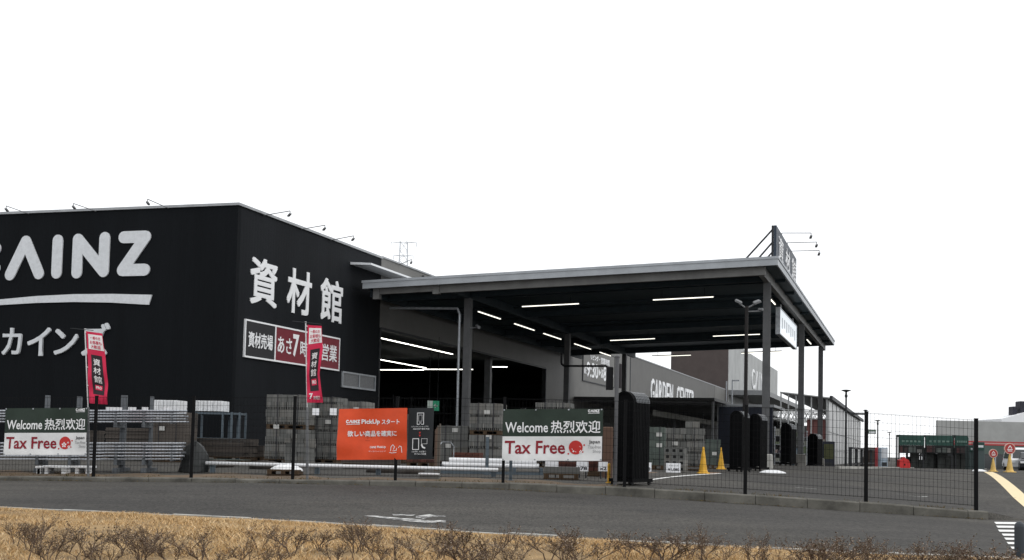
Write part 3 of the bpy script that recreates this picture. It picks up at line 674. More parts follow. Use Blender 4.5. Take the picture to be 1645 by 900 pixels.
mk_.build("faded_marks", mat("faded_blue", (0.62, 0.66, 0.69), 0.6), hg)
rs = thing("roof_sign", fr(17.25, 15, 8.5), "black sign board with white kanji standing on the outer edge of the canopy roof", "sign", rz=-ANG)
part("board", mat("roofsign_black", (0.022, 0.034, 0.052), 0.5), (17.15, 17.25, 10.9, 19.8, 8.60, 9.95), parent=rs)
F17 = facing_side(17.251)
for ch, a0 in (("資", 11.3), ("材", 14.2), ("館", 17.1)):
    lb = MB(); txt(lb, ch, F17, a0 + 0.35, a0 + 2.15, 8.82, 9.68, 0, 0.03, bold=0.012); lb.build("character", LETTER_B, rs)

sf = MB(FR)
for v_ in (10.95, 14.2, 17.4, 19.7):
    sf.bar((17.1, v_, 9.8), (15.9, v_, zt(16) + 0.03), 0.06, 0.06).bar((17.1, v_, 9.3), (16.4, v_, zt(16.4) + 0.03), 0.06, 0.06).bar((17.1, v_, zt(17)), (17.1, v_, 9.95), 0.08, 0.08)
sf.build("support_frame", STEEL_D, rs)
for i, (bx, tx) in enumerate([((1256, 374.5), (1303, 374.5)), ((1265, 390), (1312, 389)), ((1272, 403.5), (1316, 402.5))]):
    b = onU(*bx, 17.2); t = onU(*tx, 18.9); pass
    sign_lamp(FR @ b, FR @ t, ("nearest", "middle", "farthest")[i] + " of the three spotlight arms on the sign on the canopy roof", "spotlight arms on the canopy sign")
# ================================================================== FENCE
FENCE = mat("fence_black", (0.005, 0.005, 0.0055), 0.6, spec=0.1)
fpts = [p for _, p in FB]
fn = thing("mesh_fence", tuple(fpts[5]), "long low black wire mesh fence on the kerb in front of the stock yard", "fence")
up = Vector((0, 0, 1)); FH = 1.80
for (px, p), nxt in zip(FB, FB[1:] + [None]):
    pb = MB(); pb.box(p.x - 0.032, p.x + 0.032, p.y - 0.032, p.y + 0.032, p.z - 0.4, p.z + FH).box(p.x - 0.037, p.x + 0.037, p.y - 0.037, p.y + 0.037, p.z + FH, p.z + FH + 0.015)
    pb.build("post", FENCE, fn)
    if not nxt: break
    q = nxt[1]; wb = MB(); L_ = (q - p).length; n_ = int(L_ / 0.078)
    for i in range(1, n_):
        c = p.lerp(q, i / n_); wb.tube(c + up * 0.08, c + up * (FH - 0.02), 0.0030, 4, cap=False)
    for h in [0.09, 0.10] + list(np.arange(0.25, 1.75, 0.15)) + [1.77, 1.785]:
        wb.tube(p + up * h - Vector((0, 0.004, 0)), q + up * h - Vector((0, 0.006, 0)), 0.0036, 4, cap=False)
    wb.build("mesh_panel", FENCE, fn)

# ================================================================== BANNERS
def finish(mb, M): mb.v = [tuple(M @ Vector(p)) for p in mb.v]; return mb
class Banner:
    def __init__(s, name, label, cat, x0, x1, yt, yb, off=0.06, amp=0.012, seed=0, yt2=None, yb2=None, pxY=None):
        Yf = lambda px: (pxY if pxY else fenceY(px)) - off
        s.A = at(x0, yb, Yf(x0)); B = at(x1, yb2 or yb, Yf(x1)); C = at(x0, yt, Yf(x0))
        s.W = math.hypot(B.x - s.A.x, B.y - s.A.y); s.H = C.z - s.A.z
        X = Vector((B.x - s.A.x, B.y - s.A.y, 0)).normalized(); Z = X.cross(Vector((0, 0, 1)))
        s.slope = (B.z - s.A.z) / s.W
        s.M = Matrix(((X.x, 0, Z.x, s.A.x), (X.y, 0, Z.y, s.A.y), (0, 1, 0, s.A.z), (0, 0, 0, 1)))
        s.amp, s.seed = amp, seed
        s.root = thing(name, tuple(s.A), label, cat); s.pending = []
    def wave(s, p):
        x, y = p.x / s.W, p.y / s.H; k = s.seed
        a = s.amp * 1.5 * (math.sin(5 * x + 2.2 * y + k) + 0.7 * math.sin(9 * x - 4 * y + 2 * k) + 0.5 * math.sin(3 * x + 11 * y + k * 3) * (1 - y))
        sag = 0.018 * s.H * math.sin(math.pi * x * 3) * (1 if y > 0.97 else 0)
        return Vector((p.x, p.y + s.slope * p.x, p.z + a))
    def sheet(s, name, m, fx0, fx1, fy0, fy1, dz=0.0, nx=24, ny=12):
        mb = MB(); vs = []; fs = []
        for j in range(ny + 1):
            for i in range(nx + 1): vs.append(((fx0 + (fx1 - fx0) * i / nx) * s.W, (fy0 + (fy1 - fy0) * j / ny) * s.H, dz))
        for j in range(ny):
            for i in range(nx): a = j * (nx + 1) + i; fs.append((a, a + 1, a + nx + 2, a + nx + 1))
        mb.add(vs, fs); mb.warp(s.wave); finish(mb, s.M); return mb.build(name, m, s.root, smooth=True)
    def text(s, mb, body, fx0, fx1, fy0, fy1, bold=0.0, space=1.0): txt(mb, body, I4, fx0 * s.W, fx1 * s.W, fy0 * s.H, fy1 * s.H, 0.006, 0.008, bold, space)
    def poly(s, mb, pts, dz=0.006): mb.prism([(x * s.W, y * s.H) for x, y in pts], dz, dz + 0.0015)
    def done(s, mb, name, m): mb.warp(s.wave); finish(mb, s.M); return mb.build(name, m, s.root)
B_GREEN = mat("banner_green", (0.022, 0.036, 0.026), 0.6, 0.25, 2.0, bump=0.5, bscale=3.5)
B_WHITE = mat("banner_white", (0.74, 0.74, 0.73), 0.6, 0.10, 3.0, detail=9, bump=0.3, bscale=4)
B_PRINT = mat("print_white", (0.80, 0.80, 0.80), 0.6)
B_RED = mat("print_dark_red", (0.24, 0.012, 0.022), 0.6)
B_LOGO = mat("print_red", (0.52, 0.035, 0.03), 0.6)
B_GREY = mat("print_grey", (0.10, 0.10, 0.10), 0.6)
B_LGREY = mat("print_light_grey", (0.40, 0.40, 0.40), 0.6)
def circle(cx, cy, rx, ry, n=28, a0=0, a1=2 * math.pi): return [(cx + rx * math.cos(a0 + (a1 - a0) * k / n), cy + ry * math.sin(a0 + (a1 - a0) * k / n)) for k in range(n)]
def mini_logo(b, mb, x0, x1, y0, y1, r=0.09):
    """the rounded store logo with underline inside a rectangle given in metres"""
    w = (x1 - x0); h = y1 - y0; sx = lambda u: x0 + w * u; sy = lambda t: y0 + h * t; rr = r * h
    S_ = lambda pts: mb.stroke([(sx(a), sy(t)) for a, t in pts], rr, 0.006, 0.0075, n=5)
    S_([(0.09 + 0.085 * math.cos(t), 0.66 + 0.27 * math.sin(t)) for t in np.linspace(0.8, 2 * math.pi - 0.8, 9)])
    S_([(0.24, 0.4), (0.33, 0.92), (0.42, 0.4)]); S_([(0.5, 0.4), (0.5, 0.92)]); S_([(0.6, 0.4), (0.6, 0.92), (0.74, 0.4), (0.74, 0.92)]); S_([(0.83, 0.92), (0.97, 0.92), (0.83, 0.4), (0.97, 0.4)])
    mb.prism([(sx(0), sy(0.02)), (sx(0.5), sy(0.08)), (sx(1), sy(0.06)), (sx(0.98), sy(0.2)), (sx(0.5), sy(0.19)), (sx(0), sy(0.12))], 0.006, 0.0075)
def tax_banner(label, x0, x1, yt, yb, seed, yb2):
    b = Banner("welcome_banner", label, "banner", x0, x1, yt, yb, seed=seed, yb2=yb2)
    b.sheet("green_cloth", B_GREEN, 0, 1, 0.47, 1.0, 0.0); b.sheet("white_cloth", B_WHITE, 0, 0.995, 0.0, 0.47, 0.001)
    t = MB(); b.text(t, "Welcome", 0.025, 0.455, 0.545, 0.745, 0.012); b.done(t, "welcome_print", B_PRINT)
    t = MB(); b.text(t, "热烈欢迎", 0.485, 0.975, 0.535, 0.77, 0.012); b.done(t, "chinese_print", B_PRINT)
    t = MB(); mini_logo(b, t, 0.855 * b.W, 0.965 * b.W, 0.905 * b.H, 0.985 * b.H); b.done(t, "store_logo", B_PRINT)
    t = MB(); b.text(t, "Tax Free", 0.025, 0.63, 0.13, 0.385, 0.018); b.done(t, "red_print", B_RED)
    t = MB(); ax = b.H / b.W; cx, cy, R_ = 0.735, 0.255, 0.135
    b.poly(t, circle(cx, cy, R_ * ax, R_)); 
    for dx, dy in ((1.22, 0.35), (1.0, -0.62), (-1.05, -0.9)): b.poly(t, circle(cx + dx * R_ * ax, cy + dy * R_, 0.018 * ax, 0.018, 8))
    b.done(t, "tax_free_emblem", B_LOGO)
    t = MB()
    for fx, fy, fr_ in ((cx - 0.15 * R_ * ax, cy - 0.3 * R_, 0.42), (cx + 0.72 * R_ * ax, cy - 0.62 * R_, 0.26), (cx + 0.55 * R_ * ax, cy + 0.05 * R_, 0.16)):
        for k in range(5):
            a = math.pi / 2 + k * 2 * math.pi / 5; rp = fr_ * R_
            ex, ey = fx + 0.62 * rp * math.cos(a) * ax, fy + 0.62 * rp * math.sin(a)
            pet = [(ex + (0.42 * rp * math.cos(t_) * math.cos(a) - 0.30 * rp * math.sin(t_) * math.sin(a)) * ax, ey + 0.42 * rp * math.cos(t_) * math.sin(a) + 0.30 * rp * math.sin(t_) * math.cos(a)) for t_ in np.linspace(0, 2 * math.pi, 9)[:-1]]
            b.poly(t, pet, 0.0085)
    b.done(t, "blossoms", B_PRINT)
    t = MB(); b.text(t, "Japan", 0.865, 0.975, 0.315, 0.40, 0.02); b.done(t, "grey_print", B_GREY)
    t = MB(); b.text(t, "Tax-free", 0.855, 0.985, 0.235, 0.30, 0.01); b.text(t, "Shop", 0.905, 0.985, 0.14, 0.215, 0.01); b.done(t, "light_grey_print", B_LGREY)
    ey = MB()
    for q in (0.01, 0.33, 0.66, 0.985):
        for y_ in (0.02, 0.985): ey.lathe([(0.018, 0), (0.018, 0.006)], 8, (q * b.W, y_ * b.H, 0.004))
    b.done(ey, "eyelets", GALV)
tax_banner("green and white welcome banner below the flag with the crumpled bottom", 6, 138.5, 656, 731, 0.3, 731)
tax_banner("green and white welcome banner beside the tallest folded gate", 806.5, 967.5, 657.5, 740, 2.1, 740.5)
B_ORANGE = mat("banner_orange", (0.68, 0.075, 0.02), 0.55, 0.12, 2.5, bump=0.5, bscale=4)
ob = Banner("orange_banner", "bright orange pickup service banner with white writing hanging on the fence", "banner", 541.5, 653, 657, 739, amp=0.022, seed=1.4, yb2=738.5)
ob.sheet("cloth", B_ORANGE, 0, 1, 0, 1, 0, 40, 24)
t = MB(); mini_logo(ob, t, 0.12 * ob.W, 0.315 * ob.W, 0.685 * ob.H, 0.78 * ob.H, 0.1)
ob.done(t, "store_logo", B_PRINT); t = MB(); ob.text(t, "PickUp", 0.335, 0.60, 0.675, 0.79, 0.03); ob.text(t, "スタート", 0.63, 0.895, 0.69, 0.785, 0.02); ob.done(t, "headline_print", B_PRINT); t = MB(); ob.text(t, "欲しい商品を確実に", 0.145, 0.855, 0.455, 0.565, 0.022); ob.done(t, "slogan_print", B_PRINT); t = MB()
ob.text(t, "CAINZ", 0.465, 0.56, 0.225, 0.265, 0.02); ob.text(t, "PickUp", 0.575, 0.70, 0.215, 0.27, 0.02); ob.text(t, "オンラインショップ", 0.45, 0.70, 0.15, 0.178, 0.0); ob.done(t, "small_print", B_PRINT); t = MB()
W_, H_ = ob.W, ob.H
def ln(pts, r=0.006): t.stroke([(x * W_, y * H_) for x, y in pts], r, 0.006, 0.0075, n=4)
ln([(0.755, 0.14), (0.79, 0.13), (0.85, 0.14)]); ln([(0.77, 0.17), (0.775, 0.25), (0.80, 0.29), (0.825, 0.25), (0.81, 0.2)]); ln([(0.80, 0.17), (0.85, 0.18), (0.855, 0.22)])
ln([(0.88, 0.23), (0.895, 0.265), (0.92, 0.25), (0.93, 0.14)])
ob.done(t, "line_drawing", B_PRINT)
for q in (0.02, 0.98): pass
bb = Banner("black_banner", "narrow black banner with phone icons beside the orange one", "banner", 654, 695, 655.5, 738, amp=0.01, seed=3.0)
bb.sheet("cloth", mat("banner_black", (0.014, 0.016, 0.018), 0.6), 0, 1, 0, 1)
t = MB()
def rect(b, mb, x0, x1, y0, y1, w=0.012):
    for (p, q) in (((x0, y0), (x1, y0)), ((x1, y0), (x1, y1)), ((x1, y1), (x0, y1)), ((x0, y1), (x0, y0))): mb.stroke([(p[0] * b.W, p[1] * b.H), (q[0] * b.W, q[1] * b.H)], w / 2, 0.006, 0.0075, n=3)
rect(bb, t, 0.36, 0.62, 0.68, 0.90); rect(bb, t, 0.42, 0.56, 0.74, 0.86, 0.006); t.stroke([(0.45 * bb.W, 0.705 * bb.H), (0.53 * bb.W, 0.705 * bb.H)], 0.006, 0.006, 0.0075)
bb.done(t, "phone_icon", B_PRINT); t = MB(); rect(bb, t, 0.20, 0.44, 0.19, 0.40, 0.014); rect(bb, t, 0.55, 0.77, 0.30, 0.40, 0.006)
t.stroke([(0.56 * bb.W, 0.28 * bb.H), (0.60 * bb.W, 0.235 * bb.H), (0.68 * bb.W, 0.22 * bb.H)], 0.016, 0.006, 0.0075)
bb.done(t, "phone_icon", B_PRINT); t = MB(); bb.text(t, "1.オンラインショップで", 0.12, 0.80, 0.62, 0.65); bb.text(t, "商品を取り置き予約", 0.2, 0.84, 0.575, 0.605, 0.01); bb.done(t, "upper_print", B_PRINT); t = MB()
bb.text(t, "2.お探しの店舗で", 0.17, 0.74, 0.135, 0.165); bb.text(t, "すぐにご用意", 0.27, 0.74, 0.085, 0.12, 0.01)
bb.done(t, "lower_print", B_PRINT)
t = MB(); bb.poly(t, [(0.44, 0.53), (0.48, 0.49), (0.52, 0.53)]); bb.poly(t, [(0.44, 0.475), (0.48, 0.435), (0.52, 0.475)]); bb.done(t, "red_arrows", B_LOGO)

# ================================================================== FLAGS
F_RED = mat("flag_red", (0.62, 0.022, 0.075), 0.65, 0.1, 2)
F_DARK = mat("flag_black", (0.025, 0.018, 0.022), 0.65)
F_WHITE = mat("flag_white", (0.80, 0.78, 0.77), 0.65)
POLE = mat("white_pole", (0.60, 0.60, 0.60), 0.4)
def flag(label, ptop, pbot, bar, outline, Y, crumple, bottom):
    T = at(*ptop, Y); B = at(*pbot, Y)
    root = thing("shop_flag", tuple(B), label, "flag")
    pb = MB(); pb.tube(B, T, 0.014, 8); pb.tube(T, T + Vector((0, 0, 0.03)), 0.02, 8); pb.build("pole", POLE, root)
    bb_ = MB(); bb_.tube(at(*bar[0], Y), at(*bar[1], Y - 0.05), 0.008, 6); bb_.build("cross_bar", STEEL_D, root)
    # cloth: left and right edge curves through pixel points -> world
    Lc = [at(x, y, Y - 0.03) for x, y in outline[0]]; Rc = [at(x, y, Y - 0.10) for x, y in outline[1]]
    def cur(C, t):
        k = min(len(C) - 2, int(t * (len(C) - 1))); return C[k].lerp(C[k + 1], t * (len(C) - 1) - k)
    def cloth(s, t, dz=0.0):
        p = cur(Lc, t).lerp(cur(Rc, t), s)
        wv = 0.03 * math.sin(s * 5 + t * 6) + 0.02 * math.sin(t * 17 + s * 3) * (0.3 + t) + crumple * max(0, t - 0.86) * 1.2 * math.sin(s * 16 + 1)
        return p + Vector((0, wv - dz, 0))
    def sheet(nm, m, s0, s1, t0, t1, dz, nx=14, ny=40):
        vs = [cloth(s0 + (s1 - s0) * i / nx, t0 + (t1 - t0) * j / ny, dz) for j in range(ny + 1) for i in range(nx + 1)]
        fs = [(j * (nx + 1) + i, (j + 1) * (nx + 1) + i, (j + 1) * (nx + 1) + i + 1, j * (nx + 1) + i + 1) for j in range(ny) for i in range(nx)]
        return MB().add([tuple(v) for v in vs], fs).build(nm, m, root, smooth=True)
    sheet("cloth", F_RED, 0, 1, 0, 1, 0)
    sheet("white_field", F_WHITE, 0.10, 0.97, 0.035, 0.245, 0.004, 8, 10)
    sheet("black_field", F_DARK, 0.22, 0.82, 0.32, 0.86, 0.004, 8, 26)
    def words(nm, m, items):
        mb = MB()
        for body, s0, s1, t0, t1, bd in items: txt(mb, body, I4, s0, s1, -t1, -t0, 0.008, 0.0095, bd)
        mb.v = [tuple(cloth(x, -y, z)) for x, y, z in mb.v]; mb.build(nm, m, root)
    words("red_writing", F_RED, [("一般の方", 0.2, 0.86, 0.06, 0.105, 0.01), ("お客様も", 0.18, 0.9, 0.12, 0.17, 0.01), ("大歓迎", 0.24, 0.82, 0.18, 0.23, 0.01)])
    words("white_writing", F_WHITE, [("資", 0.34, 0.70, 0.37, 0.455, 0.02), ("材", 0.34, 0.70, 0.48, 0.565, 0.02), ("館", 0.34, 0.70, 0.59, 0.68, 0.02)] + ([("7", 0.14, 0.38, 0.885, 0.955, 0.03), ("時開店", 0.42, 0.84, 0.92, 0.965, 0.01)] if bottom else []))
    mb = MB(); sheet("red_label", F_RED, 0.34, 0.70, 0.715, 0.79, 0.007, 4, 4); words("label_writing", F_WHITE, [("PRO", 0.38, 0.66, 0.73, 0.775, 0.03)])
    for t_ in (0.02, 0.25, 0.5, 0.75):
        ties = MB(); a = cloth(0, t_); ties.tube(a, T.lerp(B, (t_ * (outline[0][-1][1] - outline[0][0][1]) + 2) / (pbot[1] - ptop[1])), 0.010, 5); ties.build("tie", F_WHITE, root)
    G = at(pbot[0] + 0.4, 767, Y); G.z = gz(G.x, G.y) - 0.1; hb_ = MB(); hb_.tube(G, B + Vector((0, 0, 0.05)), 0.03, 10); hb_.build("ground_socket", GREYPAINT, root)
flag("red and black vertical shop flag with crumpled bottom at the left end of the fence", (136.5, 530), (141.5, 658), ((113, 527.5), (150, 531)), ([(138, 532), (140, 570), (142, 610), (144, 648)], [(165, 536), (169, 575), (173, 618), (173, 650)]), 29.25, 0.12, False)
flag("red and black shop flag with a white 7, in front of the hours board", (491, 519), (493.5, 658), ((470, 516), (516, 521)), ([(494, 522), (493, 565), (493, 605), (493.5, 647)], [(517, 524), (518.5, 560), (513, 600), (519.5, 647)]), 28.4, 0.0, True)

# ================================================================== FOLDED GATES
GATE = mat("gate_black", (0.004, 0.0042, 0.0047), 0.5, spec=0.04)
GATE_GLINT = mat("gate_arch_glint", (0.10, 0.105, 0.11), 0.25, metal=0.7)  # paler arches: the gloss highlight on the gate tops is put into the colour
def gate(px, py, Y, label, rz, n=10, wd=0.42, H=2.02, pitch=0.062):
    c = at(px, py, Y); c.z = gz(c.x, c.y)
    root = thing("folded_gate", tuple(c), label, "gate", "black folding gates", rz=rz)
    M = Matrix.Translation(c) @ Matrix.Rotation(rz, 4, 'Z')
    for i in range(n):
        f_ = MB(M); y = i * pitch; r = wd / 2; w = 0.05
        pts = [(-r, 0.14)] + [(-r, H - r)] + [(-r * math.cos(a), H - r + r * math.sin(a)) for a in np.linspace(0, math.pi, 11)[1:-1]] + [(r, H - r), (r, 0.14)]
        top = MB(M)
        for (x0, z0), (x1, z1) in zip(pts[:-1], pts[1:]):
            if abs(x1 - x0) > 1e-6: top.bar((x0, y, z0), (x1, y, z1), 0.044, 0.05)
            else: f_.box(x0 - 0.025, x0 + 0.025, y - 0.02, y + 0.02, z0, z1)
        f_.build("frame", GATE, root); top.build("arch", GATE_GLINT if i not in (0, 1) else GATE, root)
    for x_ in (-wd / 2, wd / 2):
        lt = MB(M)
        for i in range(n - 1):
            y0, y1 = i * pitch + 0.021, (i + 1) * pitch - 0.021
            lt.box(x_ - 0.012, x_ + 0.012, y0, y1, 0.2, H - wd / 2 - 0.02)
            for z_ in (0.35, 0.8, 1.25, 1.6): lt.box(x_ - 0.018, x_ + 0.018, y0, y1, z_, z_ + 0.05)
        lt.build("side_leaf", GATE, root)
    fp = MB(M); r = wd / 2 - 0.03
    poly = [(-r, 0.16), (r, 0.16), (r, H - wd / 2)] + [(r * math.cos(a), H - wd / 2 + r * math.sin(a)) for a in np.linspace(0, math.pi, 9)[1:-1]] + [(-r, H - wd / 2)]
    for yy in (0.0, (n - 1) * pitch): fp.prism(poly, 0, 0.012, Matrix.Translation((0, yy + 0.006, 0)) @ Matrix.Rotation(math.pi / 2, 4, 'X'))
    fp.build("end_panel", GATE, root)
    bs = MB(M); Lg = (n - 1) * pitch; bs.box(-wd / 2 - 0.08, wd / 2 + 0.08, -0.10, Lg + 0.1, 0.07, 0.14); bs.build("base", GATE, root)
    for x_ in (-wd / 2 - 0.02, wd / 2 + 0.02):
        for y_ in (-0.04, Lg + 0.04):
            wb = MB(M); wb.tube((x_ - 0.02, y_, 0.045), (x_ + 0.02, y_, 0.045), 0.045, 10); wb.build("caster", BLACKP, root)
RZG = math.radians(-38)
gate(1001, 778, 28.0, "tall black folded gate standing on the kerb line beside the middle welcome banner", RZG, 11, 0.46)
gate(1182, 757, 43, "black folded gate beside the farther yellow cone", RZG, 9)
gate(1212, 756, 46, "black folded gate half hidden behind the lamp pole", RZG, 9)
gate(1262, 752, 62, "black folded gate between the first and second outer columns", RZG, 10, 0.5)
gate(1305, 752, 78, "farthest black folded gate, between the second and third outer columns", RZG, 12, 0.6)

# ================================================================== POLES
def gpt(px, py, Y):
    p = at(px, py, Y); p.z = gz(p.x, p.y); return p
# flood light pole
c = gpt(1196.5, 755, 46); T = at(1200.5, 492, 46)
root = thing("flood_light_pole", tuple(c), "tall dark pole with two floodlights in front of the outer canopy column", "lamp post")
pb = MB(); pb.tube(c - up * 0.3, c + up * 2.6, 0.10, 12); pb.tube(c + up * 2.6, (c.x, c.y, T.z), 0.065, 12); pb.build("pole", mat("pole_brown", (0.02, 0.018, 0.018), 0.6, spec=0.15), root)
for s_, dx in ((-1, "l"), (1, "r")):
    fl = MB(); a = Vector((c.x + s_ * 0.06, c.y, T.z - 0.05)); b = a + Vector((s_ * 0.22, -0.1, 0.12)); fl.tube(a, b, 0.03, 6)
    X_ = Matrix.Translation(b + Vector((s_ * 0.05, -0.1, 0.06))) @ Matrix.Rotation(math.radians(-22 * s_), 4, 'Y') @ Matrix.Rotation(math.radians(18), 4, 'X'); fl.M = X_; fl.bbox(-0.13, 0.13, -0.12, 0.12, -0.035, 0.05, 0.025); fl.build("floodlight", GREYPAINT, root)
cmz = MB(); cmz.tube((c.x, c.y, T.z - 0.2), (c.x + 0.5, c.y - 0.1, T.z - 0.18), 0.025, 6); cmz.tube((c.x + 0.42, c.y - 0.1, T.z - 0.12), (c.x + 0.52, c.y - 0.3, T.z - 0.14), 0.05, 8); cmz.build("bracket", GREYPAINT, root)
# pole with two black boxes beside the gate
c = gpt(988, 780, 27.75); T = at(988, 575, 27.75)
root = thing("camera_pole", tuple(c), "thin grey pole with two black boxes beside the tall folded gate", "pole")
pb = MB(); pb.tube(c - up * 0.3, (c.x, c.y, T.z), 0.045, 12); pb.lathe([(0.055, 0), (0.06, 0.03), (0.03, 0.06)], 10, (c.x, c.y, T.z)); pb.build("pole", mat("pole_grey", (0.10, 0.10, 0.105), 0.45, metal=0.3), root)
Q = at(980, 607, 27.85); bx = MB(); bx.bbox(Q.x - 0.075, Q.x + 0.07, Q.y, Q.y + 0.2, Q.z - 0.26, Q.z + 0.24, 0.015); bx.build("box", BLACKP, root)
Q = at(994.5, 604, 27.8); bx = MB(); bx.bbox(Q.x - 0.05, Q.x + 0.06, Q.y, Q.y + 0.2, Q.z - 0.26, Q.z + 0.27, 0.015); bx.build("box", mat("box_dark", (0.03, 0.026, 0.028), 0.5), root)
# bollard lower right
c = gpt(1638, 930, 14.2); T = at(1638, 839, 14.2)
root = thing("bollard", tuple(c), "dark blue-grey round-topped bollard at the lower right corner", "bollard")
pb = MB(); hh = T.z - c.z; pb.lathe([(0.055, -0.2), (0.055, hh - 0.05), (0.048, hh - 0.02), (0.03, hh), (0.01, hh + 0.008)], 20, tuple(c)); pb.build("post", mat("bollard_paint", (0.035, 0.042, 0.05), 0.45), root, smooth=False)
pb = MB(); pb.lathe([(0.085, 0), (0.085, 0.015), (0.06, 0.03)], 20, (c.x, c.y, c.z)); pb.build("base_collar", STEEL_D, root)
# distant street lamps
def lamp_post(px, ytop, Y, label, kind):
    c = gpt(px, 752, Y); T = at(px, ytop, Y); root = thing("street_lamp", tuple(c), label, "lamp post", "distant car park lamp posts")
    pb = MB(); pb.tube(c - up * 0.2, (c.x, c.y, T.z), 0.11, 8, 0.07); pb.build("pole", STEEL_D, root)
    hb = MB(); z = T.z
    if kind == "T":
        hb.lathe([(0.08, -0.55), (0.12, -0.5), (0.12, -0.35), (0.08, -0.3), (0.08, -0.1), (0.35, 0.0), (0.42, 0.06), (0.1, 0.1)], 10, (c.x, c.y, z))
    else: hb.box(c.x - 1.5, c.x - 0.1, c.y - 0.15, c.y + 0.15, z - 0.45, z - 0.28).lathe([(0.08, -0.1), (0.28, 0), (0.08, 0.05)], 8, (c.x, c.y, z))
    hb.build("lamp_head", STEEL_D, root)
lamp_post(1358.5, 628, 105, "dark lamp post in front of the glass greenhouse wall", "T")
lamp_post(1390, 659, 120, "short lamp post with a side arm just left of a fence post", "L")
lamp_post(1409.5, 676, 170, "thin lamp post above the blue panel beyond the yard", "T")
lamp_post(1428.5, 695, 240, "thinnest and farthest lamp post left of the green stalls", "T")
# pylon
c = gpt(640, 700, 420); T = at(640, 388, 420); root = thing("power_pylon", tuple(c), "faint far lattice power pylon above the grey wall", "pylon")
pb = MB(); H = T.z - c.z; hw = lambda f: 3.2 * (1 - f) + 1.15 * f
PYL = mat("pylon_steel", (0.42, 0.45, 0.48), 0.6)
N_ = 22
for sx in (-1, 1):
    for sy in (-1, 1): pb.tube(c + Vector((sx * hw(0), sy * hw(0), 0)), c + Vector((sx * hw(1), sy * hw(1), H)), 0.11, 4)
for i in range(N_):
    f0, f1 = i / N_, (i + 1) / N_
    for sy in (-1, 1):
        pb.tube(c + Vector((-hw(f0), sy * hw(f0), H * f0)), c + Vector((hw(f1), sy * hw(f1), H * f1)), 0.06, 4); pb.tube(c + Vector((hw(f0), sy * hw(f0), H * f0)), c + Vector((-hw(f1), sy * hw(f1), H * f1)), 0.06, 4)
pb.build("tower", PYL, root)
for f_, l in ((0.995, 4.2), (0.93, 3.2), (0.79, 3.4)):
    ab = MB()
    for s_ in (-1, 1):
        e_ = c + Vector((s_ * l, 0, H * f_ + 0.1))
        for sy in (-1, 1): ab.tube(c + Vector((0, sy * 1.1, H * f_)), e_, 0.08, 4)
        ab.tube(e_, e_ - up * 1.4, 0.10, 5)
    ab.build("cross_arm", PYL, root)
# ================================================================== STOCK IN THE YARD
BLK = island_mat("block_grey", [(0.09, 0.092, 0.088), (0.145, 0.147, 0.14), (0.112, 0.113, 0.107), (0.18, 0.178, 0.168), (0.125, 0.12, 0.108)], 0.95)
BLK_G = island_mat("block_green_grey", [(0.075, 0.092, 0.083), (0.10, 0.118, 0.105), (0.085, 0.10, 0.09)], 0.95)
BLK_B = island_mat("block_brown_grey", [(0.075, 0.066, 0.058), (0.095, 0.082, 0.072), (0.06, 0.055, 0.05)], 0.95)
BRICK = island_mat("brick_red_brown", [(0.075, 0.032, 0.026), (0.10, 0.042, 0.032), (0.055, 0.028, 0.024)], 0.95)
STRAP = mat("strap_band", (0.03, 0.03, 0.035), 0.4); PAPER = mat("paper_label", (0.45, 0.45, 0.43), 0.7)
HOLE = mat("hole_shade", (0.012, 0.012, 0.012), 0.95)  # near-black colour painted as the shade inside holes
WOOD = island_mat("pallet_wood", [(0.06, 0.04, 0.025), (0.085, 0.058, 0.036), (0.05, 0.035, 0.024)], 0.9)
WHITE_M = mat("white_sheet", (0.72, 0.73, 0.74), 0.5, 0.08, 5)
RACKP = mat("rack_paint", (0.105, 0.115, 0.125), 0.5, 0.25, 4)
RACKB = mat("rack_blue", (0.085, 0.11, 0.13), 0.5, 0.25, 4)
PIPE = mat("zinc_pipe", (0.46, 0.48, 0.51), 0.28, 0.15, 9, metal=0.75)
def pallet(root, M, w, d, h=0.13):
    pb = MB(M)
    for y in np.linspace(-d / 2 + 0.05, d / 2 - 0.05, 7): pb.box(-w / 2, w / 2, y - 0.045, y + 0.045, h - 0.025, h)
    for x in (-w / 2 + 0.06, 0, w / 2 - 0.06): pb.box(x - 0.05, x + 0.05, -d / 2, d / 2, 0.025, h - 0.026)
    for y in (-d / 2 + 0.05, 0, d / 2 - 0.05): pb.box(-w / 2, w / 2, y - 0.045, y + 0.045, 0.0, 0.024)
    pb.build("pallet", WOOD, root)
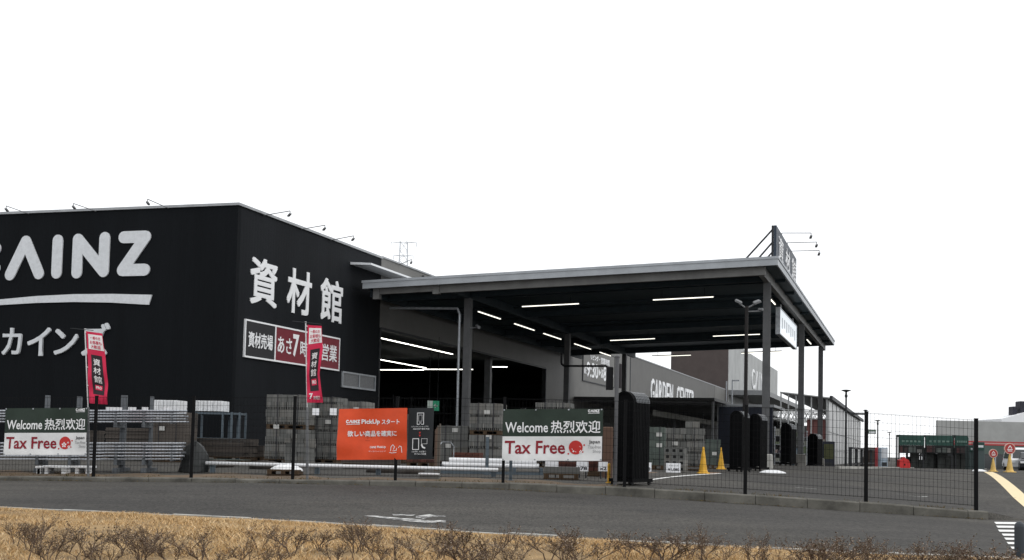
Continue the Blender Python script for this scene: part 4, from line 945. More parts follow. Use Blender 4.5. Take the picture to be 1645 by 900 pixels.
def stack(label, x0, x1, yt, yb, Y, D=1.0, bw=0.39, bh=0.19, m=None, style="plain", tiers=1, rz=-0.16, name="block_stack", cat="block stack", pal=True, group=None):
    c = at((x0 + x1) / 2, yb, Y); zg = gz(c.x, c.y + D / 2); zt_ = at((x0 + x1) / 2, yt, Y).z; zb = at((x0 + x1) / 2, yb, Y).z
    W_ = (x1 - x0) / FPX * Y; c.z = zg; c.y += D / 2
    root = thing(name, tuple(c), label, cat, group, rz=rz); M = Matrix.Translation(c) @ Matrix.Rotation(rz, 4, 'Z')
    H = zt_ - zg; m = m or BLK; z = 0.0; th = H / tiers
    mb = MB(M); hb = MB(M)
    for t in range(tiers):
        z = t * th
        if pal: pallet(root, M @ Matrix.Translation((0, 0, z)), W_ - 0.02, D - 0.02)
        z0 = z + (0.135 if pal else 0.0); rows = max(1, round((th - (0.135 if pal else 0)) / bh)); rh = (th - (0.135 if pal else 0)) / rows
        cols = max(1, round(W_ / bw)); cw = W_ / cols; nd = max(1, round(D / 0.4)); cdp = D / nd
        for r in range(rows):
            jx = random.uniform(-0.012, 0.012)
            for i in range(cols):
                for k_ in range(nd):
                    if 0 < i < cols - 1 and 0 < k_ < nd - 1 and r < rows - 1: continue
                    x = -W_ / 2 + i * cw; y = -D / 2 + k_ * cdp; j = random.uniform(-0.008, 0.008) + jx
                    zz = z0 + r * rh
                    if style == "scallop" and r % 2 == 0 and k_ == 0:
                        # hollow blocks on their side: two round notches under each
                        n = 4; sw = (cw - 0.008) / n
                        for q in range(n):
                            xa = x + j + q * sw; mb.box(xa + 0.002, xa + sw - 0.002, y + j, y + cdp - 0.01, zz + rh * 0.32, zz + rh - 0.004)
                            mb.box(xa + sw * 0.28, xa + sw * 0.72, y + j + 0.003, y + cdp - 0.01, zz + 0.002, zz + rh * 0.319)
                    else:
                        mb.box(x + j, x + cw - 0.008 + j, y + j, y + cdp - 0.008 + j, zz, zz + rh - 0.005)
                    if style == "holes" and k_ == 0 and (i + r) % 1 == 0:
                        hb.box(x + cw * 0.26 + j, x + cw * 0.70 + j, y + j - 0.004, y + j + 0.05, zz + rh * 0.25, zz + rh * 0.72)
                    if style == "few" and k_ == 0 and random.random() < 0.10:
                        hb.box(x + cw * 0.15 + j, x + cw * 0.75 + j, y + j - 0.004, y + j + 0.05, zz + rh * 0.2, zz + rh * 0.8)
    if not pal and not hb.v:                      # nothing but blocks: the thing is that one mesh
        bpy.data.objects.remove(root); return tag(mb.build(name, m), label, cat, group)
    mb.build("blocks", m, root)
    if pal and H > 1.0:
        for x in (-W_ * 0.22, W_ * 0.27):
            sb_ = MB(M)
            for t in range(tiers):
                za, zb_ = t * th + 0.10, (t + 1) * th + 0.012 - (0.02 if t < tiers - 1 else 0)
                sb_.box(x - 0.012, x + 0.012, -D / 2 - 0.035, -D / 2 - 0.03, za, zb_).box(x - 0.012, x + 0.012, D / 2 + 0.03, D / 2 + 0.035, za, zb_).box(x - 0.012, x + 0.012, -D / 2 - 0.03, D / 2 + 0.03, zb_ - 0.005, zb_ - 0.0005)
            sb_.build("strap", STRAP, root)
        r8 = random.Random(int(x0 * 7)); 
        for _ in range(r8.choice((1, 2))):
            lx = r8.uniform(-W_ * 0.35, W_ * 0.2); lz = r8.uniform(0.35, 0.85) * H; lb_ = MB(M); lb_.box(lx, lx + 0.17, -D / 2 - 0.03, -D / 2 - 0.027, lz, lz + 0.12); lb_.build("paper_label", PAPER, root)
    if hb.v: hb.build("openings", HOLE, root)  # solid dark plates on the block faces, painted shade of the holes
    return root
# big stacks behind the orange banner
stack("tall two-pallet stack of grey concrete blocks beside the pole of the second flag", 428, 497, 634, 753, 36.0, 1.1, 0.19, 0.19, style="scallop", tiers=2)
stack("tall stack of grey concrete blocks directly behind the second flag's pole", 499, 546, 638, 750, 36.6, 1.0, 0.2, 0.2, style="scallop", tiers=1)
stack("grey block stack rising just behind the top left corner of the orange banner", 548, 590, 645, 750, 38.5, 1.0, 0.3, 0.2)
stack("low pale grey block stack standing in front of the two-pallet stack", 458, 500, 697, 752, 35.0, 0.5, 0.16, 0.12, pal=False)
# behind black banner
stack("broad grey wall block stack with dark openings beside the black banner", 704, 756, 684, 746, 38.0, 1.0, 0.4, 0.2, style="few", tiers=1)
stack("tall grey block stack with scalloped rows left of the middle welcome banner", 757, 808, 648, 746, 37.2, 1.1, 0.26, 0.19, style="scallop", tiers=2)
stack("pale block stack peeping over the top edge of the middle welcome banner", 862, 920, 647, 745, 39, 1.0, 0.2, 0.2, style="scallop")
stack("low dark red brick stack behind the foot of the black banner", 655, 700, 738, 752, 35.5, 0.8, 0.2, 0.07, m=BRICK, name="brick_stack", cat="brick stack")
stack("small dark red brick stack under the right end of the middle welcome banner", 946, 968, 741, 756, 31.5, 0.6, 0.2, 0.07, m=BRICK, name="brick_stack", cat="brick stack")
stack("small dark brown brick stack under the middle of the welcome banner", 898, 928, 742, 756, 32.0, 0.6, 0.2, 0.07, m=BRICK, name="brick_stack", cat="brick stack")
stack("single long grey block on timber bearers below the middle welcome banner", 873, 931, 750, 776, 29.6, 0.45, 0.85, 0.3, name="block_stack", rz=-0.05)
stack("grey block on the ground topped by a pale slab, right of the black banner's foot", 673, 705, 763, 776, 28.9, 0.35, 0.45, 0.3, pal=False, rz=-0.08)
q = at(689, 763, 28.9); sb = MB(Matrix.Translation((q.x, q.y + 0.18, q.z + 0.004)) @ Matrix.Rotation(-0.08, 4, 'Z')); sb.bbox(-0.23, 0.21, -0.17, 0.17, 0, 0.03, 0.008)
tag(sb.build("pale_slab", WHITE_M), "thin pale slab lying on the small grey block right of the black banner", "slab")
# right of the big gate
stack("greenish grey block stack right of the tall folded gate", 1036, 1071, 686, 757, 39, 0.9, 0.3, 0.2, m=BLK_G)
stack("wide grey block stack with a row of small dark holes behind the square-hole blocks", 1067, 1135, 688, 757, 40.5, 1.1, 0.2, 0.2, style="scallop")
stack("short block pile lying on top of the wide grey stack", 1103, 1126, 677.5, 688, 40.6, 0.6, 0.2, 0.1, pal=False) if False else None
q = at(1114.5, 688, 40.8); tb = MB(Matrix.Translation((q.x, q.y + 0.3, q.z + 0.006)) @ Matrix.Rotation(-0.16, 4, 'Z'))
for i in range(2): tb.bbox(-0.22 + i * 0.225, -0.002 + i * 0.225, -0.2, 0.2, 0, 0.2, 0.008)
tag(tb.build("block_pile", BLK), "pair of grey blocks lying on top of the wide grey block stack", "block")
stack("pale grey stack of square-hole blocks behind the price board", 1070, 1104, 719, 759, 37.2, 0.5, 0.22, 0.2, m=BLK, style="holes", pal=False, rz=-0.3)
stack("dark stone slabs stacked behind the two yellow cones", 1136, 1160, 706, 755, 46, 0.8, 0.5, 0.1, m=BLK_G, name="slab_stack", cat="slab stack")
# left: boards
stack("brown board stack on a pallet right of the pipe rack", 302, 398, 704, 750, 37.5, 1.2, 1.8, 0.04, m=BLK_B, name="board_stack", cat="board stack")
stack("wide dark brown board stack between the two tiers of the pipe rack", 168, 300, 688, 745, 37.0, 1.0, 2.4, 0.045, m=BLK_B, name="board_stack", cat="board stack")
stack("dark brown board stack behind the left welcome banner", 5, 150, 690, 745, 38.0, 1.0, 2.6, 0.045, m=BLK_B, name="board_stack", cat="board stack")
stack("grey packages stacked on the brown boards right of the pipe rack", 309, 345, 660, 704, 38.2, 0.8, 0.35, 0.12, m=BLK_B, pal=False, name="package_stack", cat="packages") if False else None
def on_top(name, label, cat, x0, x1, yt, yb, Y, D, m, n=1, label_m=None):
    p = at((x0 + x1) / 2, yb, Y); W_ = (x1 - x0) / FPX * Y; H = (yb - yt) / FPX * Y
    mb = MB(Matrix.Translation(p) @ Matrix.Rotation(-0.12, 4, 'Z'))
    for i in range(n): mb.bbox(-W_ / 2 + i * W_ / n, -W_ / 2 + (i + 1) * W_ / n - 0.01, 0, D, 0, H, 0.01)
    return tag(mb.build(name, m), label, cat)
GREYPK = mat("grey_package", (0.16, 0.155, 0.15), 0.7, 0.3, 5)
# steel frame with shelves at the right of the rack
c = gpt(370, 752, 39.0); root = thing("steel_shelf_frame", tuple(c), "open blue-grey steel frame with shelves standing behind the brown boards", "rack")
fb = MB(); X0, X1, X2 = at(312, 700, 39).x, at(357, 700, 39).x, at(384, 700, 39).x; ztop = at(370, 662, 39).z
for x in (X0, X1, X1 + 0.27, X2):
    for y in (39.0, 39.9): fb = MB(); fb.box(x - 0.03, x + 0.03, y - 0.03, y + 0.03, c.z - 0.05, ztop); fb.build("upright", RACKB, root)
for z in (ztop - 0.08, at(370, 704, 39).z - 0.06, c.z + 0.25): fb = MB(); fb.box(X0, X2, 38.98, 39.92, z, z + 0.06); fb.build("shelf", RACKB, root)
WHT = mat("white_pack", (0.66, 0.67, 0.68), 0.5, 0.25, 9)
on_top("white_pack", "row of white wrapped packages on the blue-grey shelf frame", "packages", 310, 357, 644, 660.5, 39.1, 0.7, WHT, 6)
on_top("grey_pack", "grey pack under the white packages on the shelf frame", "packages", 315, 340, 662, 676, 38.9, 0.1, GREYPK, 1) if False else None
# pipe rack
c = gpt(190, 766, 31.5); RY = 31.0
root = thing("pipe_rack", tuple(c), "grey steel cantilever rack carrying two tiers of shiny pipes behind the left welcome banner", "rack")
def bx_at(mb, px, yt, yb, wpx, Y, d=0.16):
    a = at(px, yt, Y); b = at(px, yb, Y); zg = gz(b.x, b.y + 0.5); w = wpx / FPX * Y / 2; mb.box(a.x - w, a.x + w, Y + 0.38, Y + 0.38 + d, min(zg, b.z) - 0.05, a.z)
for px, yt, wp in ((-60, 635, 8), (66, 634, 5), (118, 636, 6), (191, 634, 8), (236, 636, 4)):
    mb = MB(); bx_at(mb, px, yt, 764, wp, RY); mb.build("upright", RACKP, root)
    for yy in (681, 741):
        a = at(px, yy, RY); ab = MB(); ab.box(a.x - 0.04, a.x + 0.04, RY - 0.30, RY + 0.38, a.z - 0.09, a.z - 0.005); ab.box(a.x - 0.035, a.x + 0.035, RY - 0.30, RY - 0.27, a.z - 0.005, a.z + 0.06); ab.build("arm", RACKP, root)
    a = at(px, 764, RY); zg = gz(a.x, RY); ab = MB(); ab.box(a.x - 0.06, a.x + 0.06, RY - 0.35, RY + 0.7, zg - 0.02, zg + 0.1); ab.build("foot", RACKP, root)
def pipes(x0, x1, rows, ybase, pitch, label, group, r):
    A = at(x0, ybase, RY); B = at(x1, ybase, RY)
    for k_ in range(rows):
        for i in range(3):
            y = RY - 0.26 + i * 0.14; z = r + 0.02 + k_ * pitch; e_ = random.uniform(-0.05, 0.05)
            a = Vector((A.x + e_, y, A.z + z)); b = Vector((B.x + e_, y, B.z + z)); mb = MB(); mb.tube(a, b, r, 10, cap=False); mb.tube(a, b, r * 0.8, 10, cap=False)
            tag(mb.build("steel_pipe", PIPE, origin=a, smooth=True), label, "pipe", group)
    for px in (66, 118, 191, 236, 280):
        f_ = (at(px, ybase, RY).x - A.x) / (B.x - A.x); c_ = A.lerp(B, f_)
        for k_ in range(rows): sp = MB(); z0 = c_.z + (0.0 if k_ == 0 else 2 * r + 0.021 + (k_ - 1) * pitch); sp.box(c_.x - 0.03, c_.x + 0.03, RY - 0.29, RY + 0.06, z0 - (0.004 if k_ == 0 else 0), c_.z + 0.0195 + k_ * pitch); sp.build("spacer", RACKP, PRACK)
PRACK = root
pipes(-95, 301, 5, 680.8, 0.066, "long galvanised pipe on the upper arms of the rack at the left", "pipes on the upper rack arms", 0.021)
pipes(-95, 297, 6, 740.8, 0.076, "long galvanised pipe on the lower arms of the rack at the left", "pipes on the lower rack arms", 0.025)
for i, (x0, x1) in enumerate(((170, 196), (206, 219), (228, 238), (262, 275))):
    p = at((x0 + x1) / 2, 661, RY - 0.2); w = (x1 - x0) / FPX * RY / 2; cb = MB(); cb.box(p.x - w, p.x + w, p.y - 0.01, p.y, p.z - 0.0, p.z + 0.10)
    o = cb.build("price_card", WHITE_M); tag(o, ("widest", "second", "third", "rightmost")[i] + " blank white card standing on the upper pipes of the rack, counted from the left", "card", "cards on the pipe rack")
on_top("grey_pack", "pale stack of grey sheets behind the upper pipes, left of the fence post", "packages", 246, 285, 643, 662, 36, 0.8, WHT, 5)
stack("dark stand of boards under the pale sheets behind the pipe rack", 240, 300, 662, 750, 36.2, 0.9, 0.6, 0.2, m=BLK_B, name="board_stack", cat="board stack")
on_top("black_drum_base", "", "", 0, 1, 0, 1, 30, 1, HOLE) if False else None
# dark heap at the end of the pipes
hp = MB(Matrix.Translation(gpt(312, 752, 31.2)))
rr = random.Random(3)
hp.lathe([(0.36, 0.0), (0.38, 0.18), (0.30, 0.42), (0.20, 0.62), (0.08, 0.74), (0.01, 0.76)], 9)
hp.v = [(x + rr.uniform(-.05, .05), y + rr.uniform(-.05, .05), z) for x, y, z in hp.v]
tag(hp.build("dark_sheeted_heap", mat("dark_tarp", (0.018, 0.02, 0.02), 0.5, 0.4, 4)), "dark covered heap beside the end of the lower pipes", "heap")
# guard rail: white top pipe on posts
GR = mat("white_rail", (0.74, 0.75, 0.76), 0.35, 0.06, 4)
a = at(331, 744, 31); b = at(800, 755, 30.2); root = thing("guard_rail", tuple(gpt(560, 765, 30.5)), "low guard rail with a long white top pipe behind the fence", "rail")
rb = MB(); rb.tube(a, b, 0.043, 10); rb.build("rail_pipe", GR, root, smooth=True)
for f_ in (0.02, 0.385, 0.595, 0.985):
    p = a.lerp(b, f_); zg = gz(p.x, p.y); pb = MB(); pb.box(p.x - 0.055, p.x + 0.055, p.y + 0.06, p.y + 0.17, zg - 0.1, p.z + 0.02); pb.build("post", RACKB, root)
# low rack with white pipes
c = gpt(790, 762, 31.6); root = thing("low_rack", tuple(c), "low blue-grey steel rack holding white pipes in front of the scalloped block stack", "rack")
zc = at(790, 752, 31.6).z; XA, XB = at(708, 752, 31.6).x, at(873, 752, 31.6).x
for x in (XA + 0.1, (XA + XB) / 2 - 0.4, (XA + XB) / 2 + 0.55, XB - 0.05):
    lb = MB()
    for y in (31.6, 32.3): lb.box(x - 0.04, x + 0.04, y - 0.04, y + 0.04, gz(x, y) - 0.03, zc + 0.02)
    lb.box(x - 0.04, x + 0.04, 31.64, 32.26, zc - 0.08, zc - 0.01); lb.build("leg_frame", RACKB, root)
lb = MB(); lb.box(XA, XB, 31.58, 31.66, zc - 0.16, zc - 0.09).box(XA, XB, 32.24, 32.32, zc - 0.16, zc - 0.09); lb.build("side_rail", RACKB, root)
for i in range(5):
    for k_ in range(2 if i < 4 else 1):
        mb = MB(); p = Vector((XA + random.uniform(0, .12) + 0.18 * (k_), 31.62 + 0.13 * (i + 0.5 * k_), zc + 0.062 + 0.11 * k_)); q = Vector((XB - random.uniform(0, .1) - 0.1, p.y, p.z)); mb.tube(p, q, 0.06, 10, cap=False); mb.tube(p, q, 0.05, 10, cap=False)
        tag(mb.build("white_pipe", GR, origin=p, smooth=True), "long white plastic pipe lying on the low blue-grey rack", "pipe", "white pipes on the low rack")
# blue-grey steel column stubs
for i, (px, yt, yb, wp, Y, lab) in enumerate(((782, 702, 757, 5, 31.2, "blue-grey steel post standing before the scalloped block stack"), (820, 738, 774, 5, 28.6, "short blue-grey steel post below the left end of the middle welcome banner"))):
    p = at(px, yt, Y); q = gpt(px, yb, Y); w = wp / FPX * Y / 2; mb = MB(); mb.box(q.x - w, q.x + w, Y, Y + 2 * w, q.z - 0.1, p.z); mb.box(q.x - 2 * w, q.x + 2 * w, Y - w, Y + 3 * w, q.z - 0.1, q.z + 0.015)
    tag(mb.build("steel_post", RACKB), lab, "post")
# white lumps and boards on the ground
def heap(px, py, Y, w, h, label, m, seed, d=0.5):
    p = gpt(px, py, Y); r2 = random.Random(seed); mb = MB(Matrix.Translation(p)); prof = [(w, -0.03), (w * 0.93, h * 0.25), (w * 0.7, h * 0.62), (w * 0.42, h * 0.9), (w * 0.1, h)]
    mb.lathe(prof, 14); mb.v = [(p.x + (x - p.x) + r2.uniform(-.06, .06) * w, p.y + (y - p.y) * d + r2.uniform(-.05, .05) * w, z + r2.uniform(-.12, .12) * h) for x, y, z in mb.v]
    tag(mb.build("white_heap", m, smooth=True), label, "heap")
SNOW = mat("white_bagging", (0.78, 0.79, 0.80), 0.6)
q = gpt(458, 762, 30.0); root = thing("small_pallet", tuple(q), "brown pallet under the white sheeted heap beside a fence post", "pallet"); pallet(root, Matrix.Translation(q), 0.75, 0.6, 0.13); mb = MB(Matrix.Translation(q)); mb.box(-0.37, 0.37, -0.29, 0.29, 0.131, 0.14); mb.build("cover_board", WOOD, root)
heap(460, 757, 30.05, 0.40, 0.12, "bright white sheeted heap on a small brown pallet beside a fence post", SNOW, 4)
bpy.data.objects["white_heap"].location.z += 0.135
heap(1240, 758, 44, 0.48, 0.10, "flat white heap on the asphalt before the nearest outer column", SNOW, 5)
heap(1573, 756, 56, 0.35, 0.09, "tiny white heap at the far end of the yellow strip", SNOW, 6)
for i, (x0, x1, yt, yb, lab) in enumerate(((68, 106, 748, 751, "long white board lying under the lower pipes, left one"), (117, 145, 748.5, 751.5, "shorter white board lying under the lower pipes behind a fence post"), (56, 66, 749, 757, "slanting white corner of a board below the left welcome banner"))):
    p = at(x0, yb, 30.2); q = at(x1, yb, 30.2); zg = gz((p.x + q.x) / 2, 30.4); zt3 = at(x0, yt, 30.2).z; mb = MB(); mb.bbox(p.x, q.x, 30.2, 30.7, zt3 - 0.045, zt3, 0.008); [mb.box(xx - 0.04, xx + 0.04, 30.24, 30.66, zg - 0.05, zt3 - 0.047) for xx in (p.x + 0.08, q.x - 0.08)]
    tag(mb.build("white_board", SNOW), lab, "board")
# trolley hoop
c = gpt(716, 758, 33.5); root = thing("hand_trolley", tuple(c), "small grey hand trolley with a rounded handle in front of the wall blocks", "trolley")
hb = MB(); M_ = Matrix.Translation(c) @ Matrix.Rotation(0.5, 4, 'Z'); hb.M = M_
hb.path([(-0.22, 0, 0.1), (-0.22, 0, 0.62), (-0.12, 0, 0.74), (0.12, 0, 0.74), (0.22, 0, 0.62), (0.22, 0, 0.1)], 0.014, 6); hb.build("handle", GALV, root)
hb = MB(M_); hb.bbox(-0.25, 0.25, -0.75, 0.02, 0.11, 0.15, 0.01); hb.build("deck", RACKB, root)
for x in (-0.2, 0.2):
    for y in (-0.68, -0.05): hb = MB(M_); hb.tube((x - 0.02, y, 0.055), (x + 0.02, y, 0.055), 0.055, 10); hb.build("wheel", BLACKP, root)
# timber door panel
c = gpt(977, 760, 31.0); z1 = at(977, 686, 31.0).z; mb = MB(); mb.bbox(at(969, 700, 31).x, at(985, 700, 31).x, 31.0, 31.25, c.z - 0.02, z1, 0.02)
tag(mb.build("timber_stack", island_mat("timber", [(0.09, 0.055, 0.04), (0.12, 0.075, 0.055)])), "upright brown timber panel between the welcome banner and the camera pole", "timber")
c = gpt(701, 752, 33.0); z1 = at(701, 690, 33).z; mb = MB()
for i in range(4): mb.box(c.x - 0.06 + i * 0.035, c.x - 0.028 + i * 0.035, 33.0, 33.1 + i * 0.05, c.z - 0.02, z1 + i * 0.05)
tag(mb.build("timber_boards", island_mat("rust_timber", [(0.16, 0.08, 0.05), (0.11, 0.10, 0.085)])), "upright rusty brown boards at the right edge of the black banner", "timber")
# price boards
P_INK = mat("price_ink", (0.03, 0.03, 0.035), 0.6)
P_WHITE = mat("price_white", (0.80, 0.81, 0.83), 0.5)
def price(x0, x1, yt, yb, Y, body, label, small=None):
    A = at(x0, yb, Y); W_ = (x1 - x0) / FPX * Y; H = (yb - yt) / FPX * Y; zg = gz(A.x, Y)
    root = thing("price_board", (A.x + W_ / 2, Y, zg), label, "sign", "price boards in the yard")
    mb = MB(); mb.box(A.x, A.x + W_, Y, Y + 0.02, A.z, A.z + H); mb.build("board", P_WHITE, root)
    M = Matrix(((1, 0, 0, A.x), (0, 0, -1, Y - 0.001), (0, 1, 0, A.z), (0, 0, 0, 1))); t = MB()
    if body: txt(t, body, M, W_ * 0.12, W_ * 0.9, H * 0.12, H * 0.48, 0, 0.003, 0.03)
    if small: txt(t, small, M, W_ * 0.15, W_ * 0.85, H * 0.66, H * 0.82, 0, 0.003, 0.0)
    if t.v: t.build("writing", P_INK, root)
    st = MB(); 
    if A.z > zg + 0.02: st.box(A.x + W_ * 0.2, A.x + W_ * 0.2 + 0.03, Y + 0.021, Y + 0.05, zg - 0.02, A.z + H * 0.6).box(A.x + W_ * 0.75, A.x + W_ * 0.75 + 0.03, Y + 0.021, Y + 0.05, zg - 0.02, A.z + H * 0.6); st.build("stand", STEEL_D, root)
price(1070, 1093, 744, 759, 36.3, "¥1,080", "white price board reading 1,080 in front of the square-hole blocks", "ブロック")
price(1030, 1046.5, 743, 758, 36.3, "298", "white price board reading 298 at the right edge of the tall folded gate")
price(926, 945, 741.5, 757, 30.6, "178", "white price board reading 178 behind the grey block under the welcome banner")
price(961, 976, 742, 757, 30.4, "x2", "white price board reading x2 beside the foot of the camera pole")
price(876, 897, 741, 750, 30.5, None, "white price board just showing above the grey block on timber")
for i, (x0, x1, lab) in enumerate(((502, 513, "left"), (530, 541, "right"))):
    A = at(x0, 667, 36.0); W_ = (x1 - x0) / FPX * 36; H = 11 / FPX * 36; mb = MB(); mb.box(A.x, A.x + W_, 35.95, 35.965, A.z, A.z + H)
    tag(mb.build("price_tag", P_WHITE), lab + " white paper tag on the block stack behind the second flag", "tag", "paper tags on the block stack")
# exit sign inside
c = at(696, 652, 62); root = thing("exit_sign", tuple(c), "green and white lit exit sign in the dark store above the black banner", "sign")
w = 0.26; mb = MB(); mb.box(c.x - 0.28, c.x - 0.02 , 62, 62.08, c.z - 0.24, c.z + 0.24); mb.build("white_panel", mat("exit_white", (0.5, 0.55, 0.52), 0.5, emit=(0.7, 0.85, 0.78), estr=0.12), root)
mb = MB(); mb.box(c.x - 0.018, c.x + 0.28, 62, 62.08, c.z - 0.24, c.z + 0.24); mb.build("green_panel", mat("exit_green", (0.02, 0.16, 0.09), 0.5, emit=(0.03, 0.3, 0.16), estr=0.25), root)
mb = MB(); M = Matrix(((1, 0, 0, c.x), (0, 0, -1, 61.998), (0, 1, 0, c.z), (0, 0, 0, 1)))
mb.stroke([(0.04, 0.0), (0.2, 0.0)], 0.022, 0, 0.004, M); mb.stroke([(0.1, 0.07), (0.04, 0.0), (0.1, -0.07)], 0.02, 0, 0.007, M); mb.build("arrow", B_PRINT, root)
mb = MB(); mb.tube((c.x - 0.2, 62.04, c.z + 0.24), (c.x - 0.2, 62.04, 6.4), 0.012, 6).tube((c.x + 0.2, 62.04, c.z + 0.24), (c.x + 0.2, 62.04, 6.4), 0.012, 6); mb.build("hanger", STEEL_D, root)

# ---- cones
CONE_Y = mat("cone_yellow", (0.62, 0.34, 0.03), 0.5, 0.2, 6)
CONE_R = mat("cone_red", (0.55, 0.03, 0.03), 0.5)
def cone(px, yt, yb, Y, label, m, group=None, disc=None, name="traffic_cone", wide=1.0):
    c = gpt(px, yb, Y); T = at(px, yt, Y); H = T.z - c.z
    root = thing(name, tuple(c), label, "traffic cone", group)
    mb = MB(); r = H * 0.23 * wide; mb.lathe([(r * 0.98, 0.03), (r * 0.94, 0.06), (r * 0.80, 0.10), (r * 0.18, H - 0.02), (r * 0.12, H)], 16, tuple(c)); mb.build("cone", m, root, smooth=False)
    bs = MB(Matrix.Translation(c)); bs.bbox(-r * 1.15, r * 1.15, -r * 1.15, r * 1.15, 0, 0.035, 0.012); bs.build("base", m, root)
    if disc:
        d = disc / FPX * Y / 2; cc = Vector((c.x, c.y, T.z + d * 0.9))
        db = MB(Matrix.Translation(cc) @ Matrix.Rotation(math.pi / 2, 4, 'X')); db.lathe([(d, -0.03), (d, 0.03)], 28); db.build("sign_rim", mat("disc_rim", (0.66, 0.42, 0.36), 0.5), root)
        db = MB(Matrix.Translation(cc) @ Matrix.Rotation(math.pi / 2, 4, 'X')); db.lathe([(d * 0.86, 0.029), (d * 0.86, 0.036)], 28); db.build("sign_face", mat("disc_red", (0.38, 0.045, 0.04), 0.5), root)
        db = MB(Matrix.Translation(cc) @ Matrix.Rotation(math.pi / 2, 4, 'X'))
        db.stroke([(-0.3 * d, 0.1 * d), (0, 0.5 * d), (0.3 * d, 0.1 * d)], 0.07 * d, 0.036, 0.040); db.stroke([(-0.45 * d, -0.15 * d), (0.45 * d, -0.15 * d)], 0.07 * d, 0.036, 0.040); db.stroke([(-0.35 * d, -0.42 * d), (0.35 * d, -0.42 * d)], 0.07 * d, 0.036, 0.040); db.build("sign_marks", B_PRINT, root)
    return root
cone(1129.5, 718, 757.5, 37.5, "yellow traffic cone, the nearer one, beside the square-hole blocks", CONE_Y, wide=0.82)
cone(1158, 719, 748.5, 46, "yellow traffic cone, the farther one, just left of a folded black gate", CONE_Y, wide=0.82)
CONE_P = mat("cone_pale_yellow", (0.66, 0.44, 0.13), 0.55, 0.15, 6)
cone(1595.5, 735, 757, 56, "pale yellow cone with the smaller red disc sign", CONE_P, disc=14, name="sign_cone")
cone(1622, 729, 757.5, 55, "pale yellow cone with the larger red disc sign", CONE_P, disc=18, name="sign_cone")
cone(1562, 735, 754, 70, "red cone at the foot of the grey-green kiosk", CONE_R)
cone(1549, 736, 752, 76, "red cone under the right-hand green stall board", CONE_R)
cone(1505, 739, 752, 78, "small red cone under the middle green stall board", CONE_R)
c = gpt(978, 772, 28.6); mb = MB(); mb.lathe([(0.07, 0), (0.07, 0.02), (0.036, 0.03), (0.036, 0.40), (0.03, 0.43), (0.005, 0.44)], 12, tuple(c)); tag(mb.build("marker_post", CONE_Y), "slim yellow marker post at the foot of the camera pole", "post")
# more stock, dark and mixed
stack("dark grey kerb stone stack between the brown boards and the two-pallet block stack", 400, 427, 716, 752, 38.5, 0.9, 0.6, 0.16, m=BLK_B, name="kerb_stone_stack", cat="kerb stones")
stack("low grey slab stack in front of the brown boards", 338, 392, 738, 757, 34.5, 0.7, 0.45, 0.06, m=BLK_G, name="slab_stack", cat="slab stack")
stack("brownish block stack behind the right part of the orange banner", 594, 652, 664, 748, 39.5, 1.0, 0.3, 0.2, m=BLK_B)
stack("dark brown plank bundle lying behind the guard rail under the orange banner", 548, 640, 737, 753, 33.6, 0.5, 2.2, 0.05, m=BLK_B, name="plank_bundle", cat="planks")
stack("grey edging stones laid in two courses behind the guard rail post", 505, 545, 744, 757, 33.0, 0.5, 0.5, 0.1, name="edging_stone_stack", cat="edging stones", pal=False)
stack("brown brick stack just behind the low rack of white pipes", 728, 772, 727, 750, 35.0, 0.6, 0.2, 0.07, m=BRICK, name="brick_stack", cat="brick stack")
stack("dark mixed block stack behind the welcome banner beside the gate", 925, 966, 690, 750, 36.5, 0.8, 0.4, 0.2, m=BLK_B)
for i, (px, Y, w_, h_, lab) in enumerate(((322, 33.2, 0.34, 0.22, "dark sack slumped before the brown boards, left one"), (352, 33.6, 0.30, 0.18, "dark sack slumped before the brown boards, right one"), (425, 33.0, 0.33, 0.2, "dark sack at the foot of the two-pallet block stack"), (612, 31.8, 0.3, 0.18, "dark sack behind the guard rail below the orange banner"), (660, 31.4, 0.3, 0.15, "dark sack behind the guard rail below the black banner"))):
    p_ = gpt(px, 758, Y); r9 = random.Random(i + 40); mb = MB(); mb.lathe([(w_, -0.02), (w_ * 1.05, h_ * 0.35), (w_ * 0.85, h_ * 0.8), (w_ * 0.4, h_), (0.02, h_ * 0.98)], 11, tuple(p_))
    mb.v = [(p_.x + (x - p_.x) * 1.2 + r9.uniform(-.03, .03), p_.y + (y - p_.y) * 0.7 + r9.uniform(-.03, .03), z + r9.uniform(-.02, .02)) for x, y, z in mb.v]; tag(mb.build("sack", mat("sack_dark", (0.035, 0.03, 0.026), 0.85, 0.5, 5), smooth=True), lab, "sack")
# red water barrier
c = gpt(1451, 752.5, 66); root = thing("red_barrier", tuple(c), "red plastic hump-backed barrier on the far side of the yard", "barrier")
mb = MB(Matrix.Translation(c)); prof = [(-0.27, 0), (0.30, 0), (0.30, 0.2), (0.22, 0.42), (0.08, 0.47), (0.02, 0.56), (-0.08, 0.56), (-0.12, 0.44), (-0.25, 0.40)]
mb.prism(prof, -0.2, 0.2, Matrix.Rotation(math.pi / 2, 4, 'X')); mb.build("body", CONE_R, root)
mb = MB(Matrix.Translation(c)); mb.box(-0.02, 0.05, -0.203, 0.203, 0.12, 0.22); mb.build("slot", HOLE, root)  # dark plate on the body, painted as the shade in the slot
